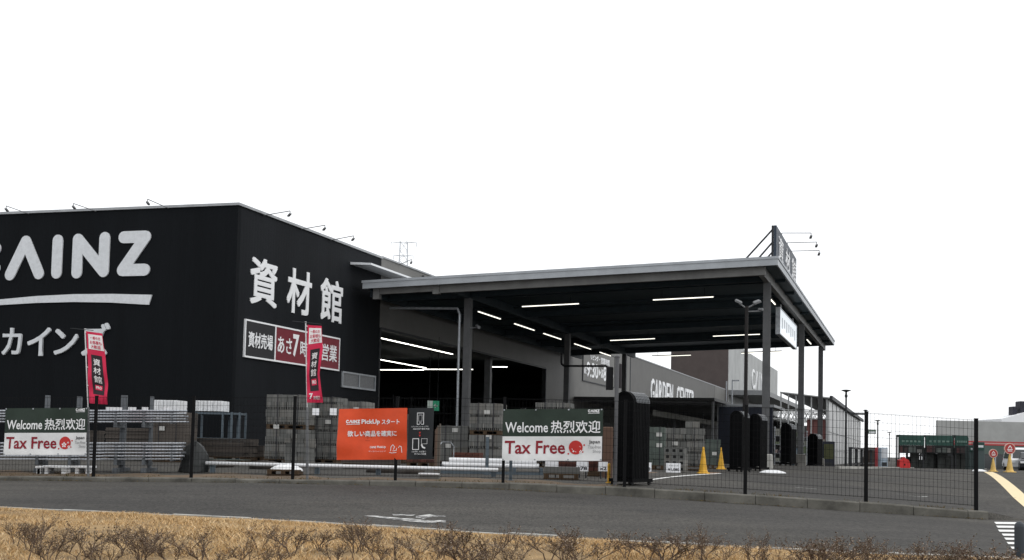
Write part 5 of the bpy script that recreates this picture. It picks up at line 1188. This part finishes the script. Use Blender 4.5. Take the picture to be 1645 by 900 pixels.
# ================================================================== GARDEN CENTER LEAN-TO, GREENHOUSE
GH_FR = mat("greenhouse_frame", (0.30, 0.31, 0.31), 0.5, 0.2, 2)
GLASSW = cladding("glasshouse_panel", (0.33, 0.335, 0.33), 0.18, 1.6, 1, 0.35, 0.7)
NAVY = mat("navy_sheet", (0.013, 0.016, 0.026), 0.6, 0.2, 1)
gc = thing("garden_lean_to", fr(4, 60, 0.4), "long flat lean-to roof on posts along the grey garden center wall", "canopy", rz=-ANG)
part("roof", ROOF, (0.05, 9.6, 46.5, 119, 4.62, 4.70), parent=gc)
part("fascia", mat("lean_to_edge", (0.05, 0.05, 0.05), 0.6), (0.05, 9.7, 46.3, 46.5, 4.55, 4.74), (9.6, 9.7, 46.5, 119, 4.55, 4.74), parent=gc)
for v_ in (47, 60, 74, 90, 105):
    for u_ in (4.6, 9.5): part("post", GREYPAINT, (u_ - 0.07, u_ + 0.07, v_ - 0.07, v_ + 0.07, 0.2, 4.62), parent=gc)
for v_ in np.arange(47.2, 118, 3.5): part("rafter", GREYPAINT, (0.06, 9.55, v_ - 0.05, v_ + 0.05, 4.42, 4.6), parent=gc)
part("gutter_board", mat("pale_board", (0.22, 0.22, 0.20), 0.7, 0.3, 1.5), (5.2, 5.26, 48, 110, 3.55, 3.95), parent=gc)
for i, (u_, v0, h, lab) in enumerate(((2.2, 50, 2.6, "dark shelf of garden goods nearest under the lean-to roof"), (4.9, 62, 2.3, "middle dark shelf of garden goods under the lean-to roof"), (7.2, 76, 2.2, "farthest dark shelf of garden goods under the lean-to roof"))):
    c = fr(u_, v0 + 4, gz(*fr(u_, v0 + 4)[:2])); root = thing("garden_shelf", tuple(c), lab, "shelf", "garden shelves under the lean-to", rz=-ANG); r3 = random.Random(i); M = Matrix.Translation(c) @ Matrix.Rotation(-ANG, 4, 'Z')
    fb = MB(M)
    for y in (-4, 0, 4):
        for x in (-0.4, 0.4): fb.box(x - 0.03, x + 0.03, y - 0.03, y + 0.03, 0, h)
    for z in (0.3, 1.1, 1.9): fb.box(-0.42, 0.42, -4, 4, z, z + 0.04)
    fb.build("shelf_frame", STEEL_D, root)
    gd = MB(M); 
    for z in (0.34, 1.14, 1.94):
        y = -3.9
        while y < 3.8: l = r3.uniform(0.25, 0.7); gd.box(-0.38, 0.38, y, y + l - 0.04, z, z + r3.uniform(0.2, 0.6)); y += l
    gd.build("goods", island_mat("goods", [(0.03, 0.035, 0.03), (0.10, 0.10, 0.09), (0.05, 0.03, 0.025), (0.02, 0.05, 0.03), (0.16, 0.16, 0.15)]), root)
# dark shed wall behind the second gate
gs = thing("garden_shed", fr(10, 53, 0.4), "dark navy sheet wall behind the folded gates, right of the yellow cones", "shed", rz=-ANG)
def zpx(px, py, v_): return onV(px, py, v_).z
part("front_wall", NAVY, (onV(1154, 700, 52).x, onV(1241, 700, 52).x, 52, 52.3, 0.1, zpx(1200, 654, 52)), parent=gs)
part("edge_post", GREYPAINT, (onV(1152, 700, 52).x, onV(1154, 700, 52).x - 0.005, 51.9, 52.3, 0.1, zpx(1153, 650, 52)), parent=gs)
part("roof", ROOF, (onV(1152, 700, 52).x, onV(1241, 700, 52).x + 0.1, 52.0, 60, zpx(1200, 654, 52) + 0.003, zpx(1200, 652, 52) + 0.1), parent=gs)
part("roof_rail", GALV, (onV(1165, 700, 52).x - 0.05, onV(1165, 700, 52).x + 0.03, 52.4, 52.5, 4.2, 6.2), (onV(1174, 700, 52).x - 0.04, onV(1174, 700, 52).x + 0.04, 52.4, 52.5, 4.2, 6.3), (onV(1174, 700, 52).x, onV(1174, 700, 52).x + 0.5, 52.4, 52.5, 6.2, 6.3), parent=gs)
# greenhouse
UR = 15.0; VR = 79.5; VE = 156.0
gh = thing("greenhouse", fr(UR, VR, 0.2), "long pale glass greenhouse with a dark sloping roof edge beyond the canopy", "greenhouse", rz=-ANG)
zr = 6.1; ul_ = onV(1253, 631, VR).x; zl_ = onV(1253, 631, VR).z
part("side_wall", GLASSW, (UR - 0.08, UR, VR, VE, -0.2, zr), parent=gh)
rb = MB(FR); rb.add([(ul_, VR - 0.3, zl_), (UR + 0.15, VR - 0.3, zr + 0.1), (UR + 0.15, VE, zr + 0.1), (ul_, VE, zl_), (ul_, VR - 0.3, zl_ + 0.1), (UR + 0.15, VR - 0.3, zr + 0.2), (UR + 0.15, VE, zr + 0.2), (ul_, VE, zl_ + 0.1)],
       [(0, 3, 2, 1), (4, 5, 6, 7), (0, 1, 5, 4), (1, 2, 6, 5), (2, 3, 7, 6), (3, 0, 4, 7)])
rb.build("roof", mat("greenhouse_roof", (0.34, 0.345, 0.34), 0.5), gh)
part("roof_edge", STEEL_D, (UR + 0.16, UR + 0.4, VR - 0.35, VE, zr + 0.0, zr + 0.34), parent=gh)
for v_ in np.arange(VR + 0.2, VE, 6.4): part("mullion", GREYPAINT, (UR + 0.002, UR + 0.05, v_, v_ + 0.12, -0.2, zr - 0.01), parent=gh)
for z_ in (1.5, 3.2): part("glazing_rail", GREYPAINT, (UR + 0.002, UR + 0.045, VR, VE, z_, z_ + 0.06), parent=gh)
for u_ in np.linspace(ul_ + .1, UR - 0.1, 7): part("front_post", GH_FR, (u_ - 0.06, u_ + 0.06, VR - 0.12, VR, 0, zl_ + (zr - zl_) * (u_ - ul_) / (UR - ul_)), parent=gh)
for v_ in (VR, VR + 4, VR + 8, VR + 12):
    tr = MB(FR)
    for z_ in (4.3, 5.1): tr.box(6.5, UR - 0.1, v_ - 0.05, v_ + 0.05, z_, z_ + 0.07)
    for u_ in np.arange(6.6, UR - 0.8, 0.8): tr.bar((u_, v_, 4.35), (u_ + 0.4, v_, 5.1), 0.05, 0.05).bar((u_ + 0.4, v_, 5.1), (u_ + 0.8, v_, 4.35), 0.05, 0.05)
    tr.build("roof_truss", mat("pale_truss", (0.45, 0.46, 0.45), 0.5), gh)
part("back_curtain", mat("greenhouse_inside", (0.24, 0.24, 0.235), 0.8, 0.5, 0.5), (6.0, UR - 0.09, VR + 22, VR + 22.1, -0.2, 4.2), parent=gh)
part("red_panel", mat("red_shop_panel", (0.17, 0.07, 0.065), 0.7, 0.25, 0.6), (onV(1296, 700, VR + 0.3).x, UR - 0.09, VR + 0.25, VR + 0.3, 2.3, 4.4), parent=gh)
part("lower_panel", mat("dark_shop_panel", (0.05, 0.053, 0.055), 0.7, 0.4, 0.8), (onV(1296, 700, VR + 0.3).x, UR - 0.09, VR + 0.26, VR + 0.31, -0.2, 2.29), parent=gh)
# plant racks in the mouth of the greenhouse
PLANT = island_mat("plant_goods", [(0.36, 0.37, 0.35), (0.10, 0.13, 0.07), (0.22, 0.22, 0.2), (0.06, 0.08, 0.05), (0.45, 0.44, 0.42), (0.16, 0.07, 0.06), (0.05, 0.06, 0.08)])
for i, (px0, px1, v_, h_, lab) in enumerate(((1244, 1272, 70, 3.2, "plant rack with pale goods between the nearest outer column and the folded gate"), (1270, 1296, 76, 3.0, "plant rack with pale goods just left of the second outer column"), (1300, 1330, 77.5, 2.2, "low goods rack before the red panel of the greenhouse"))):
    ua, ub2 = onV(px0, 740, v_).x, onV(px1, 740, v_).x; c = fr((ua + ub2) / 2, v_); c.z = gz(c.x, c.y); root = thing("plant_rack", tuple(c), lab, "rack", "racks in the greenhouse mouth", rz=-ANG); M = Matrix.Translation(c) @ Matrix.Rotation(-ANG, 4, 'Z'); w2 = (ub2 - ua) / 2; r5 = random.Random(i + 70)
    for x in (-w2, 0, w2):
        for y in (0, 0.6): mb = MB(M); mb.box(x - 0.03, x + 0.03, y - 0.03, y + 0.03, 0, h_); mb.build("upright", GALV, root)
    zs = np.arange(0.25, h_ - 0.3, 0.72)
    for z in zs: mb = MB(M); mb.box(-w2, w2, 0.031, 0.569, z, z + 0.04); mb.build("shelf", GALV, root)
    mb = MB(M)
    for z in zs:
        x = -w2 + 0.06
        while x < w2 - 0.2: l = r5.uniform(0.12, 0.4); mb.box(x, x + l - 0.03, 0.06, 0.5, z + 0.041, z + 0.04 + r5.uniform(0.15, 0.6)); x += l + r5.choice((0, 0.02, 0.15))
    mb.build("goods", PLANT, root)
# things round the gates
def simple_box(name, label, cat, x0, x1, yt, yb, Y, D, m, b=0.03):
    p = gpt((x0 + x1) / 2, yb, Y); mb = MB(); mb.bbox(at(x0, yb, Y).x, at(x1, yb, Y).x, Y, Y + D, p.z - 0.1, at(x0, yt, Y).z, b); return tag(mb.build(name, m), label, cat)
def cabinet(name, label, cat, x0, x1, yt, yb, Y, D, m, door=None):
    p = gpt((x0 + x1) / 2, yb, Y); root = thing(name, tuple(p), label, cat); X0_, X1_ = at(x0, yb, Y).x, at(x1, yb, Y).x; Z1_ = at(x0, yt, Y).z
    mb = MB(); mb.bbox(X0_, X1_, Y, Y + D, p.z, Z1_, 0.03); mb.build("body", m, root)
    mb = MB(); w_ = X1_ - X0_; h_ = Z1_ - p.z; mb.box(X0_ + 0.12 * w_, X1_ - 0.12 * w_, Y - 0.02, Y - 0.001, p.z + 0.35 * h_, p.z + 0.9 * h_); mb.build("front_panel", door or m, root)
    mb = MB(); mb.box(X0_ + 0.2 * w_, X1_ - 0.2 * w_, Y - 0.02, Y - 0.001, p.z + 0.1 * h_, p.z + 0.22 * h_); mb.build("tray", STEEL_D, root)
BLUE = mat("cabinet_blue", (0.10, 0.16, 0.21), 0.5); GREEN_D = mat("cabinet_green", (0.05, 0.055, 0.02), 0.6, 0.3, 3)
cabinet("blue_cabinet", "small blue cabinet beside the second outer column", "cabinet", 1274, 1282, 720, 752, 66, 0.5, BLUE, mat("cabinet_face", (0.16, 0.2, 0.23), 0.5))
cabinet("dark_cabinet", "dark cabinet with a yellowish front right of the third outer column", "cabinet", 1321, 1341, 709, 752, 86, 1.2, NAVY, GREEN_D)
# dark balustrade
r0 = gpt(1366, 752, 92); r1 = gpt(1412, 752, 118); root = thing("balustrade", tuple(r0), "dark post and rail fence beyond the greenhouse corner", "fence")
HB = at(1366, 721, 92).z - r0.z
for i in range(7):
    p = r0.lerp(r1, i / 6); mb = MB(); mb.box(p.x - 0.09, p.x + 0.09, p.y - 0.09, p.y + 0.09, p.z - 0.2, p.z + HB); mb.build("post", STEEL_D, root)
mb = MB(); mb.bar(r0 + up * (HB + 0.06), r1 + up * (HB + 0.06), 0.3, 0.12); mb.bar(r0 + up * 0.3, r1 + up * 0.3, 0.1, 0.1); mb.build("rail", STEEL_D, root)
wd_ = MB(); a_, b_ = at(1396, 719, 119).x, at(1412, 719, 119).x
wd_.bbox(a_, b_, 119, 121, 0.1, at(1404, 719, 119).z, 0.05); tag(wd_.build("brown_hut", mat("hut_brown", (0.06, 0.042, 0.035), 0.8, 0.3, 1)), "low brown hut behind the dark balustrade", "hut")
# green blade sign
c = gpt(1396, 752, 100); root = thing("blade_sign", tuple(c), "small green and white projecting sign left of the blue panel", "sign")
mb = MB(); T = at(1392, 689, 100); mb.tube((T.x, T.y, c.z - 0.2), (T.x, T.y, T.z), 0.07, 8); mb.build("post", STEEL_D, root)
a_, b_ = at(1393, 690, 100), at(1407, 697.5, 100); mb = MB(); mb.box(a_.x + 0.08, b_.x, 99.95, 100.05, b_.z, a_.z); mb.build("board", mat("sign_green", (0.12, 0.16, 0.13), 0.5), root)
mb = MB(); mb.box(a_.x + 0.15, b_.x - 0.06, 99.93, 99.949, b_.z + 0.05, a_.z - 0.15); mb.build("white_field", LETTER, root)
# blue white panels
def vending(x0, x1, yt, Y, m, face, label):
    p = gpt((x0 + x1) / 2, 752, Y); root = thing("vending_machine", tuple(p), label, "vending machine"); X0_, X1_ = at(x0, 752, Y).x, at(x1, 752, Y).x; Z1_ = at(x0, yt, Y).z
    mb = MB(); mb.bbox(X0_, X1_, Y, Y + 0.8, p.z, Z1_, 0.03); mb.build("body", m, root); w_ = X1_ - X0_; h_ = Z1_ - p.z
    mb = MB(); mb.box(X0_ + 0.08 * w_, X1_ - 0.08 * w_, Y - 0.03, Y - 0.001, p.z + 0.5 * h_, p.z + 0.95 * h_); mb.build("window", face, root)
    mb = MB(); mb.box(X0_ + 0.15 * w_, X1_ - 0.15 * w_, Y - 0.03, Y - 0.001, p.z + 0.12 * h_, p.z + 0.3 * h_); mb.build("slot", STEEL_D, root)
vending(1415, 1426, 719, 96, mat("vending_blue", (0.33, 0.40, 0.47), 0.5), mat("vend_pale", (0.55, 0.57, 0.6), 0.4), "pale blue-white vending machine left of the red barrier")
vending(1410, 1414.5, 719, 98, mat("vending_red", (0.45, 0.06, 0.07), 0.5), mat("vend_pale", (0.55, 0.57, 0.6), 0.4), "narrow red vending machine edge beside the pale blue one")
# green stalls
SG = mat("stall_green", (0.018, 0.058, 0.046), 0.6, 0.3, 1.5); SDK = mat("stall_dark", (0.012, 0.014, 0.014), 0.8)
POSTER = island_mat("poster_goods", [(0.16, 0.03, 0.03), (0.05, 0.05, 0.05), (0.30, 0.30, 0.28), (0.03, 0.04, 0.04), (0.10, 0.03, 0.03), (0.02, 0.03, 0.03), (0.14, 0.15, 0.14)])
def stall(x0, x1, yt, ym, Y, label, seed, texts=True):
    r4 = random.Random(seed); c = gpt((x0 + x1) / 2, 752, Y); root = thing("green_stall", tuple(c), label, "stall", "green market stalls across the yard")
    A, B = at(x0, yt, Y), at(x1, yt, Y); zb = at(x0, ym, Y).z; zm = A.z - (A.z - zb) * 0.5; W_ = B.x - A.x
    mb = MB(); mb.box(A.x, B.x, Y, Y + 0.05, zm, A.z); mb.build("green_board", SG, root)
    mb = MB(); mb.box(A.x + 0.002, B.x - 0.002, Y + 0.003, Y + 0.05, zb, zm - 0.002); mb.build("poster_back", SDK, root)
    mb = MB(); x = A.x + 0.06
    while x < B.x - 0.15:
        w_ = r4.uniform(0.12, 0.3); h_ = r4.uniform(0.4, 0.8) * (zm - zb); mb.box(x, min(B.x - 0.03, x + w_), Y - 0.01, Y + 0.002, zb + 0.05, zb + 0.05 + h_); x += w_ + r4.uniform(0.02, 0.12)
    mb.build("poster_pictures", POSTER, root)
    mb = MB(); x = A.x + 0.15 * W_ if True else 0
    for k_ in range(5): mb.box(A.x + W_ * (0.12 + 0.16 * k_), A.x + W_ * (0.22 + 0.16 * k_), Y - 0.008, Y - 0.001, zm + (A.z - zm) * 0.38, zm + (A.z - zm) * 0.62)
    mb.build("pale_marks", mat("stall_marks", (0.13, 0.20, 0.17), 0.6), root)
    mb = MB(); mb.box(A.x + 0.02, B.x - 0.02, Y + 0.06, Y + 0.6, A.z + 0.0, A.z + 0.12); mb.build("roof", SG, root)
    for x in (A.x + 0.04, B.x - 0.04):
        for y in (Y + 0.1, Y + 0.5): mb = MB(); mb.box(x - 0.035, x + 0.035, y - 0.035, y + 0.035, c.z - 0.1, A.z + 0.06); mb.build("post", STEEL_D, root)
    mb = MB(); x = A.x + (0.1 if seed > 1 else W_ * 0.55)
    while x < B.x - 0.2: w_ = r4.uniform(0.2, 0.45); mb.box(x, x + w_, Y + 0.3, Y + 0.9, c.z - 0.02, c.z + r4.uniform(0.45, 1.2)); x += w_ + r4.choice((0.03, 0.05, 0.22))
    mb.box(A.x + (0.08 if seed > 1 else W_ * 0.42), A.x + W_ * 0.5, Y + 0.62, Y + 0.66, c.z, zb + 0.05).box(A.x + W_ * 0.58, B.x - 0.08, Y + 0.62, Y + 0.66, c.z, zb + 0.05)
    mb.build("goods", mat("stall_goods", (0.025, 0.028, 0.026), 0.8, 0.6, 4), root)
stall(1444, 1485, 702, 728, 70, "green stall with a wide board, the left one of three", 1)
stall(1487, 1531, 702.5, 728, 71, "green stall with a wide board, the middle one of three", 2)
stall(1535, 1556, 703, 729, 72, "narrow green stall, the right one of three", 3)
KI = mat("kiosk_grey_green", (0.055, 0.075, 0.075), 0.6, 0.15, 1)
for x0, x1, yt, lab, Y in ((1557, 1564.5, 715, "narrow grey-green kiosk panel left of a fence post", 68), (1569, 1582, 710, "tall grey-green kiosk panel just right of the last fence post", 67)):
    p = gpt(x0, 754, Y); A, B = at(x0, yt, Y), at(x1, yt, Y); root = thing("kiosk", tuple(p), lab, "kiosk"); mb = MB(); mb.bbox(A.x, B.x, Y, Y + 0.6, p.z - 0.05, A.z, 0.02); mb.build("body", KI, root)
    h_ = A.z - p.z; mb = MB(); mb.box(A.x + 0.03, B.x - 0.03, Y - 0.02, Y - 0.001, p.z + 0.70 * h_, A.z - 0.04); mb.build("head_board", SG, root)
    mb = MB(); mb.box(A.x + 0.08, B.x - 0.08, Y - 0.025, Y - 0.0205, p.z + 0.8 * h_, p.z + 0.88 * h_); mb.build("pale_marks", LETTER, root)
# ---- convenience store at the right
ST_G = mat("store_panel", (0.34, 0.345, 0.335), 0.7, 0.12, 0.8, bump=0.15, bscale=6); ST_R = mat("store_red", (0.42, 0.05, 0.05), 0.5); ST_D = mat("store_dark_green", (0.085, 0.115, 0.10), 0.5)
SY = 118.0; XL = at(1505, 700, SY).x; XR = XL + 38
c = gpt(1505, 752, SY); st_ = thing("roadside_shop", (XL, SY, c.z), "low flat-roofed grey shop with a red stripe at the right edge", "building")
Zp = lambda y: at(1560, y, SY).z
mb = MB(); mb.box(XL, XR, SY, SY + 0.3, Zp(708.5), Zp(676.5)); xb_ = XL * (SY + 18) / SY + 0.4; mb.add([(XL, SY + 0.301, c.z - .3), (xb_, SY + 18, c.z - .3), (xb_ + .3, SY + 18, c.z - .3), (XL + .3, SY + 0.301, c.z - .3), (XL, SY + 0.301, Zp(676.5)), (xb_, SY + 18, Zp(676.5)), (xb_ + .3, SY + 18, Zp(676.5)), (XL + .3, SY + 0.301, Zp(676.5))], [(0, 3, 2, 1), (4, 5, 6, 7), (0, 1, 5, 4), (1, 2, 6, 5), (2, 3, 7, 6), (3, 0, 4, 7)]); mb.box(XR - 0.3, XR, SY + 0.301, SY + 18, c.z - .3, Zp(676.5)).box(xb_, XR, SY + 18.01, SY + 18.3, c.z - .3, Zp(676.5)).box(xb_ + .35, XR - .31, SY + .31, SY + 18, Zp(678), Zp(677.5)); mb.build("grey_panel_wall", ST_G, st_)
mb = MB(); mb.box(XL - 0.03, XR, SY - 0.04, SY + 0.3, Zp(710.5), Zp(708.6)); mb.box(XL - 0.03, XR, SY - 0.04, SY + 0.3, Zp(715), Zp(713)); mb.build("red_stripe", ST_R, st_)
mb = MB(); mb.box(XL - 0.02, XR, SY - 0.03, SY + 0.3, Zp(712.9), Zp(710.6)); mb.build("pale_stripe", mat("store_pale_red", (0.5, 0.28, 0.27), 0.5), st_)
mb = MB(); mb.box(XL, XR, SY - 0.02, SY + 0.3, Zp(729), Zp(715.1)); mb.build("dark_band", ST_D, st_)
mb = MB(); mb.box(XL, XR, SY + 0.05, SY + 0.1, c.z - 0.3, Zp(729.1)); mb.build("shop_window", mat("shop_glass", (0.03, 0.035, 0.037), 0.12, spec=0.6), st_)
mb = MB()
for x in np.arange(XL + 0.1, XR, 2.6): mb.box(x, x + 0.14, SY - 0.01, SY + 0.049, c.z - 0.3, Zp(729.1))
mb.build("window_frame", GALV, st_)
# white sloping roof with dark vents on top, farther back
YH = 150.0; h0 = at(1613, 673, YH); h1 = at(1650, 645, YH); hs2 = thing("sloping_roof_house", (h0.x, YH, 0.1), "white building with a steep sloping roof and dark vents above the grey shop", "building")
mb = MB(); prof = [(h0.x - 0.3, 0.0), (h0.x + 14, 0.0), (h0.x + 14, at(1650, 618, YH).z), (h0.x - 0.3, at(1610, 673, YH).z)]
X_ = Matrix(((1, 0, 0, 0), (0, 0, -1, YH + 8), (0, 1, 0, 0), (0, 0, 0, 1))); mb.prism(prof, 0, 8, X_); mb.build("white_body", mat("white_render", (0.80, 0.81, 0.82), 0.6), hs2)
for x0, x1, yt, yb in ((1622.5, 1628.5, 653.5, 666), (1633.5, 1656, 645.5, 662)):
    a_, b_ = at(x0, yb, YH + 2), at(x1, yt, YH + 2); mb = MB(); mb.bbox(a_.x, b_.x, YH + 1, YH + 2.5, a_.z - 1.2, b_.z, 0.05); mb.build("roof_vent", mat("vent_dark", (0.02, 0.02, 0.03), 0.5), hs2)
# ---- parked vehicles
RUB = mat("tyre", (0.012, 0.012, 0.012), 0.8); RIM = mat("rim", (0.35, 0.36, 0.37), 0.35, metal=0.6); CGL = mat("car_glass", (0.015, 0.018, 0.02), 0.08, spec=0.7)
def car(px, Y, rz, m, label, van=False):
    c = gpt(px, 752, Y); root = thing("parked_car", tuple(c), label, "van" if van else "car", rz=rz); M = Matrix.Translation(c) @ Matrix.Rotation(rz, 4, 'Z')
    L = 4.3; Wd = 1.7; H = 1.9 if van else 1.5
    def side(prof, y0, y1, inset=0.0):
        n = len(prof); vs = [(x, y0 + inset * max(0, (z - 0.8)) / 0.7, z) for x, z in prof] + [(x, y1 - inset * max(0, (z - 0.8)) / 0.7, z) for x, z in prof]
        return vs, [tuple(range(n)), tuple(range(2 * n - 1, n - 1, -1))] + [(i + n, (i + 1) % n + n, (i + 1) % n, i) for i in range(n)]
    if van: body = [(-2.1, 0.3), (2.1, 0.3), (2.13, 0.85), (1.95, 1.0), (1.35, 1.75), (1.1, H), (-1.95, H), (-2.12, 1.6), (-2.15, 0.6)]
    else: body = [(-2.1, 0.3), (2.1, 0.3), (2.15, 0.7), (2.0, 0.85), (1.1, 0.98), (0.35, H - 0.04), (0.0, H), (-1.3, H - 0.02), (-1.95, 1.05), (-2.15, 0.95), (-2.15, 0.5)]
    mb = MB(M); mb.add(*side(body, -Wd / 2, Wd / 2, 0.16)); mb.build("body", m, root)
    gz_ = MB(M); zt2 = H - 0.12; zb2 = 1.0
    for s in (-1, 1):
        y = lambda z: s * (Wd / 2 - 0.16 * max(0, z - 0.8) / 0.7 + 0.006)
        for xa, xb, xc, xd in (((-1.75, -0.55, -0.5, -1.45), (-0.45, 0.85, 0.35, -0.42)) if not van else ((-1.8, -0.6, -0.6, -1.75), (-0.5, 0.45, 0.45, -0.5), (0.55, 1.7, 1.25, 0.55))):
            gz_.add([(xa, y(zb2), zb2), (xb, y(zb2), zb2), (xc, y(zt2), zt2), (xd, y(zt2), zt2)], [(0, 1, 2, 3) if s < 0 else (3, 2, 1, 0)])
    f = (1.10, 0.98, 0.35, H - 0.04) if not van else (1.95, 1.0, 1.35, 1.75)
    gz_.add([(f[0] + 0.012, -0.68, f[1] + 0.03), (f[0] + 0.012, 0.68, f[1] + 0.03), (f[2] + 0.03, 0.58, f[3] - 0.02), (f[2] + 0.03, -0.58, f[3] - 0.02)], [(0, 1, 2, 3)])
    gz_.build("windows", CGL, root)
    for x in (-1.35, 1.35):
        for s in (-1, 1):
            w_ = MB(M); y0 = s * (Wd / 2 - 0.2); w_.tube((x, y0, 0.31), (x, s * (Wd / 2 + 0.012), 0.31), 0.31, 18); wo = w_.build("wheel", RUB, root); r_ = MB(M); r_.tube((x, s * (Wd / 2 + 0.0125), 0.31), (x, s * (Wd / 2 + 0.02), 0.31), 0.18, 14); r_.build("rim", RIM, wo)
    for s in (-1, 1):
        hl = MB(M); hl.box(2.06, 2.17, s * 0.5, s * 0.8, 0.62, 0.78); hl.build("headlight", LETTER_B, root); tl2 = MB(M); tl2.box(-2.19, -2.1, s * 0.6, s * 0.8, 0.7, 0.95); tl2.build("tail_light", CONE_R, root)
CARW = mat("car_white", (0.72, 0.73, 0.74), 0.3, spec=0.5)
car(1634, 108, math.radians(258), CARW, "white van with dark windows parked before the grey shop", True)
car(1655, 104, math.radians(250), mat("car_dark", (0.02, 0.022, 0.026), 0.25, spec=0.6), "dark car parked at the right edge before the grey shop")
car(1484, 118, math.radians(180), CARW, "white car parked behind the left green stall and the red barrier", False)
# far low trees/houses line is only haze-pale, one hedge seen left of the stalls
# ================================================================== SHRUBS IN THE VERGE
TWIG = mat("twig", (0.105, 0.072, 0.052), 0.9, 0.35, 20)
BUD = island_mat("shrub_bud", [(0.055, 0.034, 0.024), (0.085, 0.048, 0.034), (0.05, 0.045, 0.022), (0.11, 0.07, 0.045), (0.38, 0.31, 0.24), (0.065, 0.04, 0.028)])
def shrub_mesh(seed, stems, tall=1.0):
    r = random.Random(seed); tw = MB(); bd = MB()
    def leaf(p):
        for _ in range(r.choice((1, 1, 2, 2))):
            a = Vector((r.uniform(-1, 1), r.uniform(-1, 1), r.uniform(-0.1, 1))).normalized(); l = r.uniform(0.007, 0.017); w = l * 0.42; b = a.orthogonal().normalized(); b = Matrix.Rotation(r.uniform(0, 6.28), 3, a) @ b
            q = p + a * 0.002; bd.add([tuple(q), tuple(q + a * l * 0.5 + b * w), tuple(q + a * l), tuple(q + a * l * 0.5 - b * w)], [(0, 1, 2, 3)])
    def twig(p, d, L, rad, lev):
        n = 3; q = p
        for i in range(n):
            d2 = (d + Vector((r.uniform(-.35, .35), r.uniform(-.35, .35), r.uniform(-.12, .16)))).normalized(); e_ = q + d2 * L / n
            tw.tube(q, e_, rad * (1 - 0.2 * i), 4 if lev < 2 else 3, rad * (1 - 0.2 * (i + 1)), cap=False); q = e_; d = d2
            if lev < 3 and (i > 0 or lev > 0):
                for _ in range(r.choice((1, 2, 2)) if lev < 2 else r.choice((1, 1, 2))):
                    o = Vector((r.uniform(-1, 1), r.uniform(-1, 1), 0)); s = (d + o * r.uniform(0.4, 1.2) + Vector((0, 0, 0.12))).normalized(); twig(q, s, L * r.uniform(0.5, 0.72), rad * 0.62, lev + 1)
            if lev >= 1 and r.random() < 0.7: leaf(q)
        leaf(q)
    # a short bare foot, then branches fanning upward like a vase
    for k in range(stems):
        a = 2 * math.pi * k / stems + r.uniform(-.6, .6); t = r.uniform(0.12, 0.35); d = Vector((t * math.cos(a), t * math.sin(a), 1)).normalized()
        p = Vector((0.015 * math.cos(a), 0.015 * math.sin(a), -0.03)); q = p + d * r.uniform(0.10, 0.16) * tall; rad = r.uniform(0.0055, 0.0075); tw.tube(p, q, rad, 5, rad * 0.85, cap=False)
        for j in range(r.choice((2, 2, 3))):
            b = a + r.uniform(-1.2, 1.2); t2 = r.uniform(0.35, 1.15); twig(q, Vector((t2 * math.cos(b), t2 * math.sin(b), 1)).normalized(), r.uniform(0.13, 0.24) * tall, rad * 0.75, 1)
    return tw, bd
protos = []
for s_ in range(12):
    tw, bd = shrub_mesh(100 + s_, (2, 3, 2, 3, 2, 3, 1, 4, 2, 3, 1, 2)[s_], (1.0, 1.1, .9, 1.2, .95, 1.05, 1.0, .85, 1.15, .9, 1.1, 1.0)[s_])
    a = tw.build("stems", TWIG, origin=(0, 0, 0)); b = bd.build("leaf_buds", BUD, origin=(0, 0, 0)); b["kind"] = "stuff"; top = max(v[2] for v in tw.v); protos.append((a, b, top))
SH = [(18, 838), (62, 837), (104, 840), (150, 838), (198, 842), (243, 842), (290, 852), (330, 866), (385, 862), (425, 842), (462, 842), (508, 858), (560, 840), (596, 843), (640, 862), (716, 840), (752, 862), (784, 846), (830, 868),
      (882, 844), (906, 842), (948, 844), (1002, 858), (1072, 850), (1112, 847), (1150, 868), (1200, 852), (1255, 866), (1293, 857), (1346, 857), (1404, 853), (1442, 862), (1486, 866), (1522, 858), (1560, 868), (1600, 876),
      (40, 862), (85, 868), (130, 862), (175, 866), (225, 868), (270, 872), (445, 872), (535, 870), (580, 874), (690, 872), (925, 874), (1090, 876)]
SH += [(px + 22, yt + 9) for px, yt in SH[::4]] + [(660, 850), (735, 846), (812, 852), (1035, 860), (1130, 856), (1225, 862), (1320, 864), (1375, 862), (1420, 868), (1465, 866), (1505, 870), (1540, 866), (1580, 872)]
SH = sorted(p for p in SH if p[0] < 1606)[:74]
for i, (px, yt) in enumerate(SH):
    back = yt > 860
    Y = random.uniform(10.2, 11.0) if yt > 860 else random.uniform(11.2, 12.4)
    base = at(px + random.uniform(-9, 9), 900, Y); zg = vz(base.x, Y); H = at(px, yt, Y).z - zg; a, b, top = protos[(i * 5) % 12]
    lab = ("tall" if H > 0.42 else "low") + f" bare brown twiggy shrub in the verge, {ORD[i]} from the left"
    root = thing("bare_shrub", (base.x, Y, zg), lab, "shrub", "bare shrubs along the verge", rz=random.uniform(0, 6.28))
    sc = max(0.6, H / top); root.scale = (sc * random.uniform(1.05, 1.6),) * 2 + (sc * random.uniform(0.9, 1.12),)
    for o in (a, b):
        c = o.copy(); COL.objects.link(c); c.parent = root; c.location = (0, 0, 0)
for a, b, t in protos: bpy.data.objects.remove(a); bpy.data.objects.remove(b)
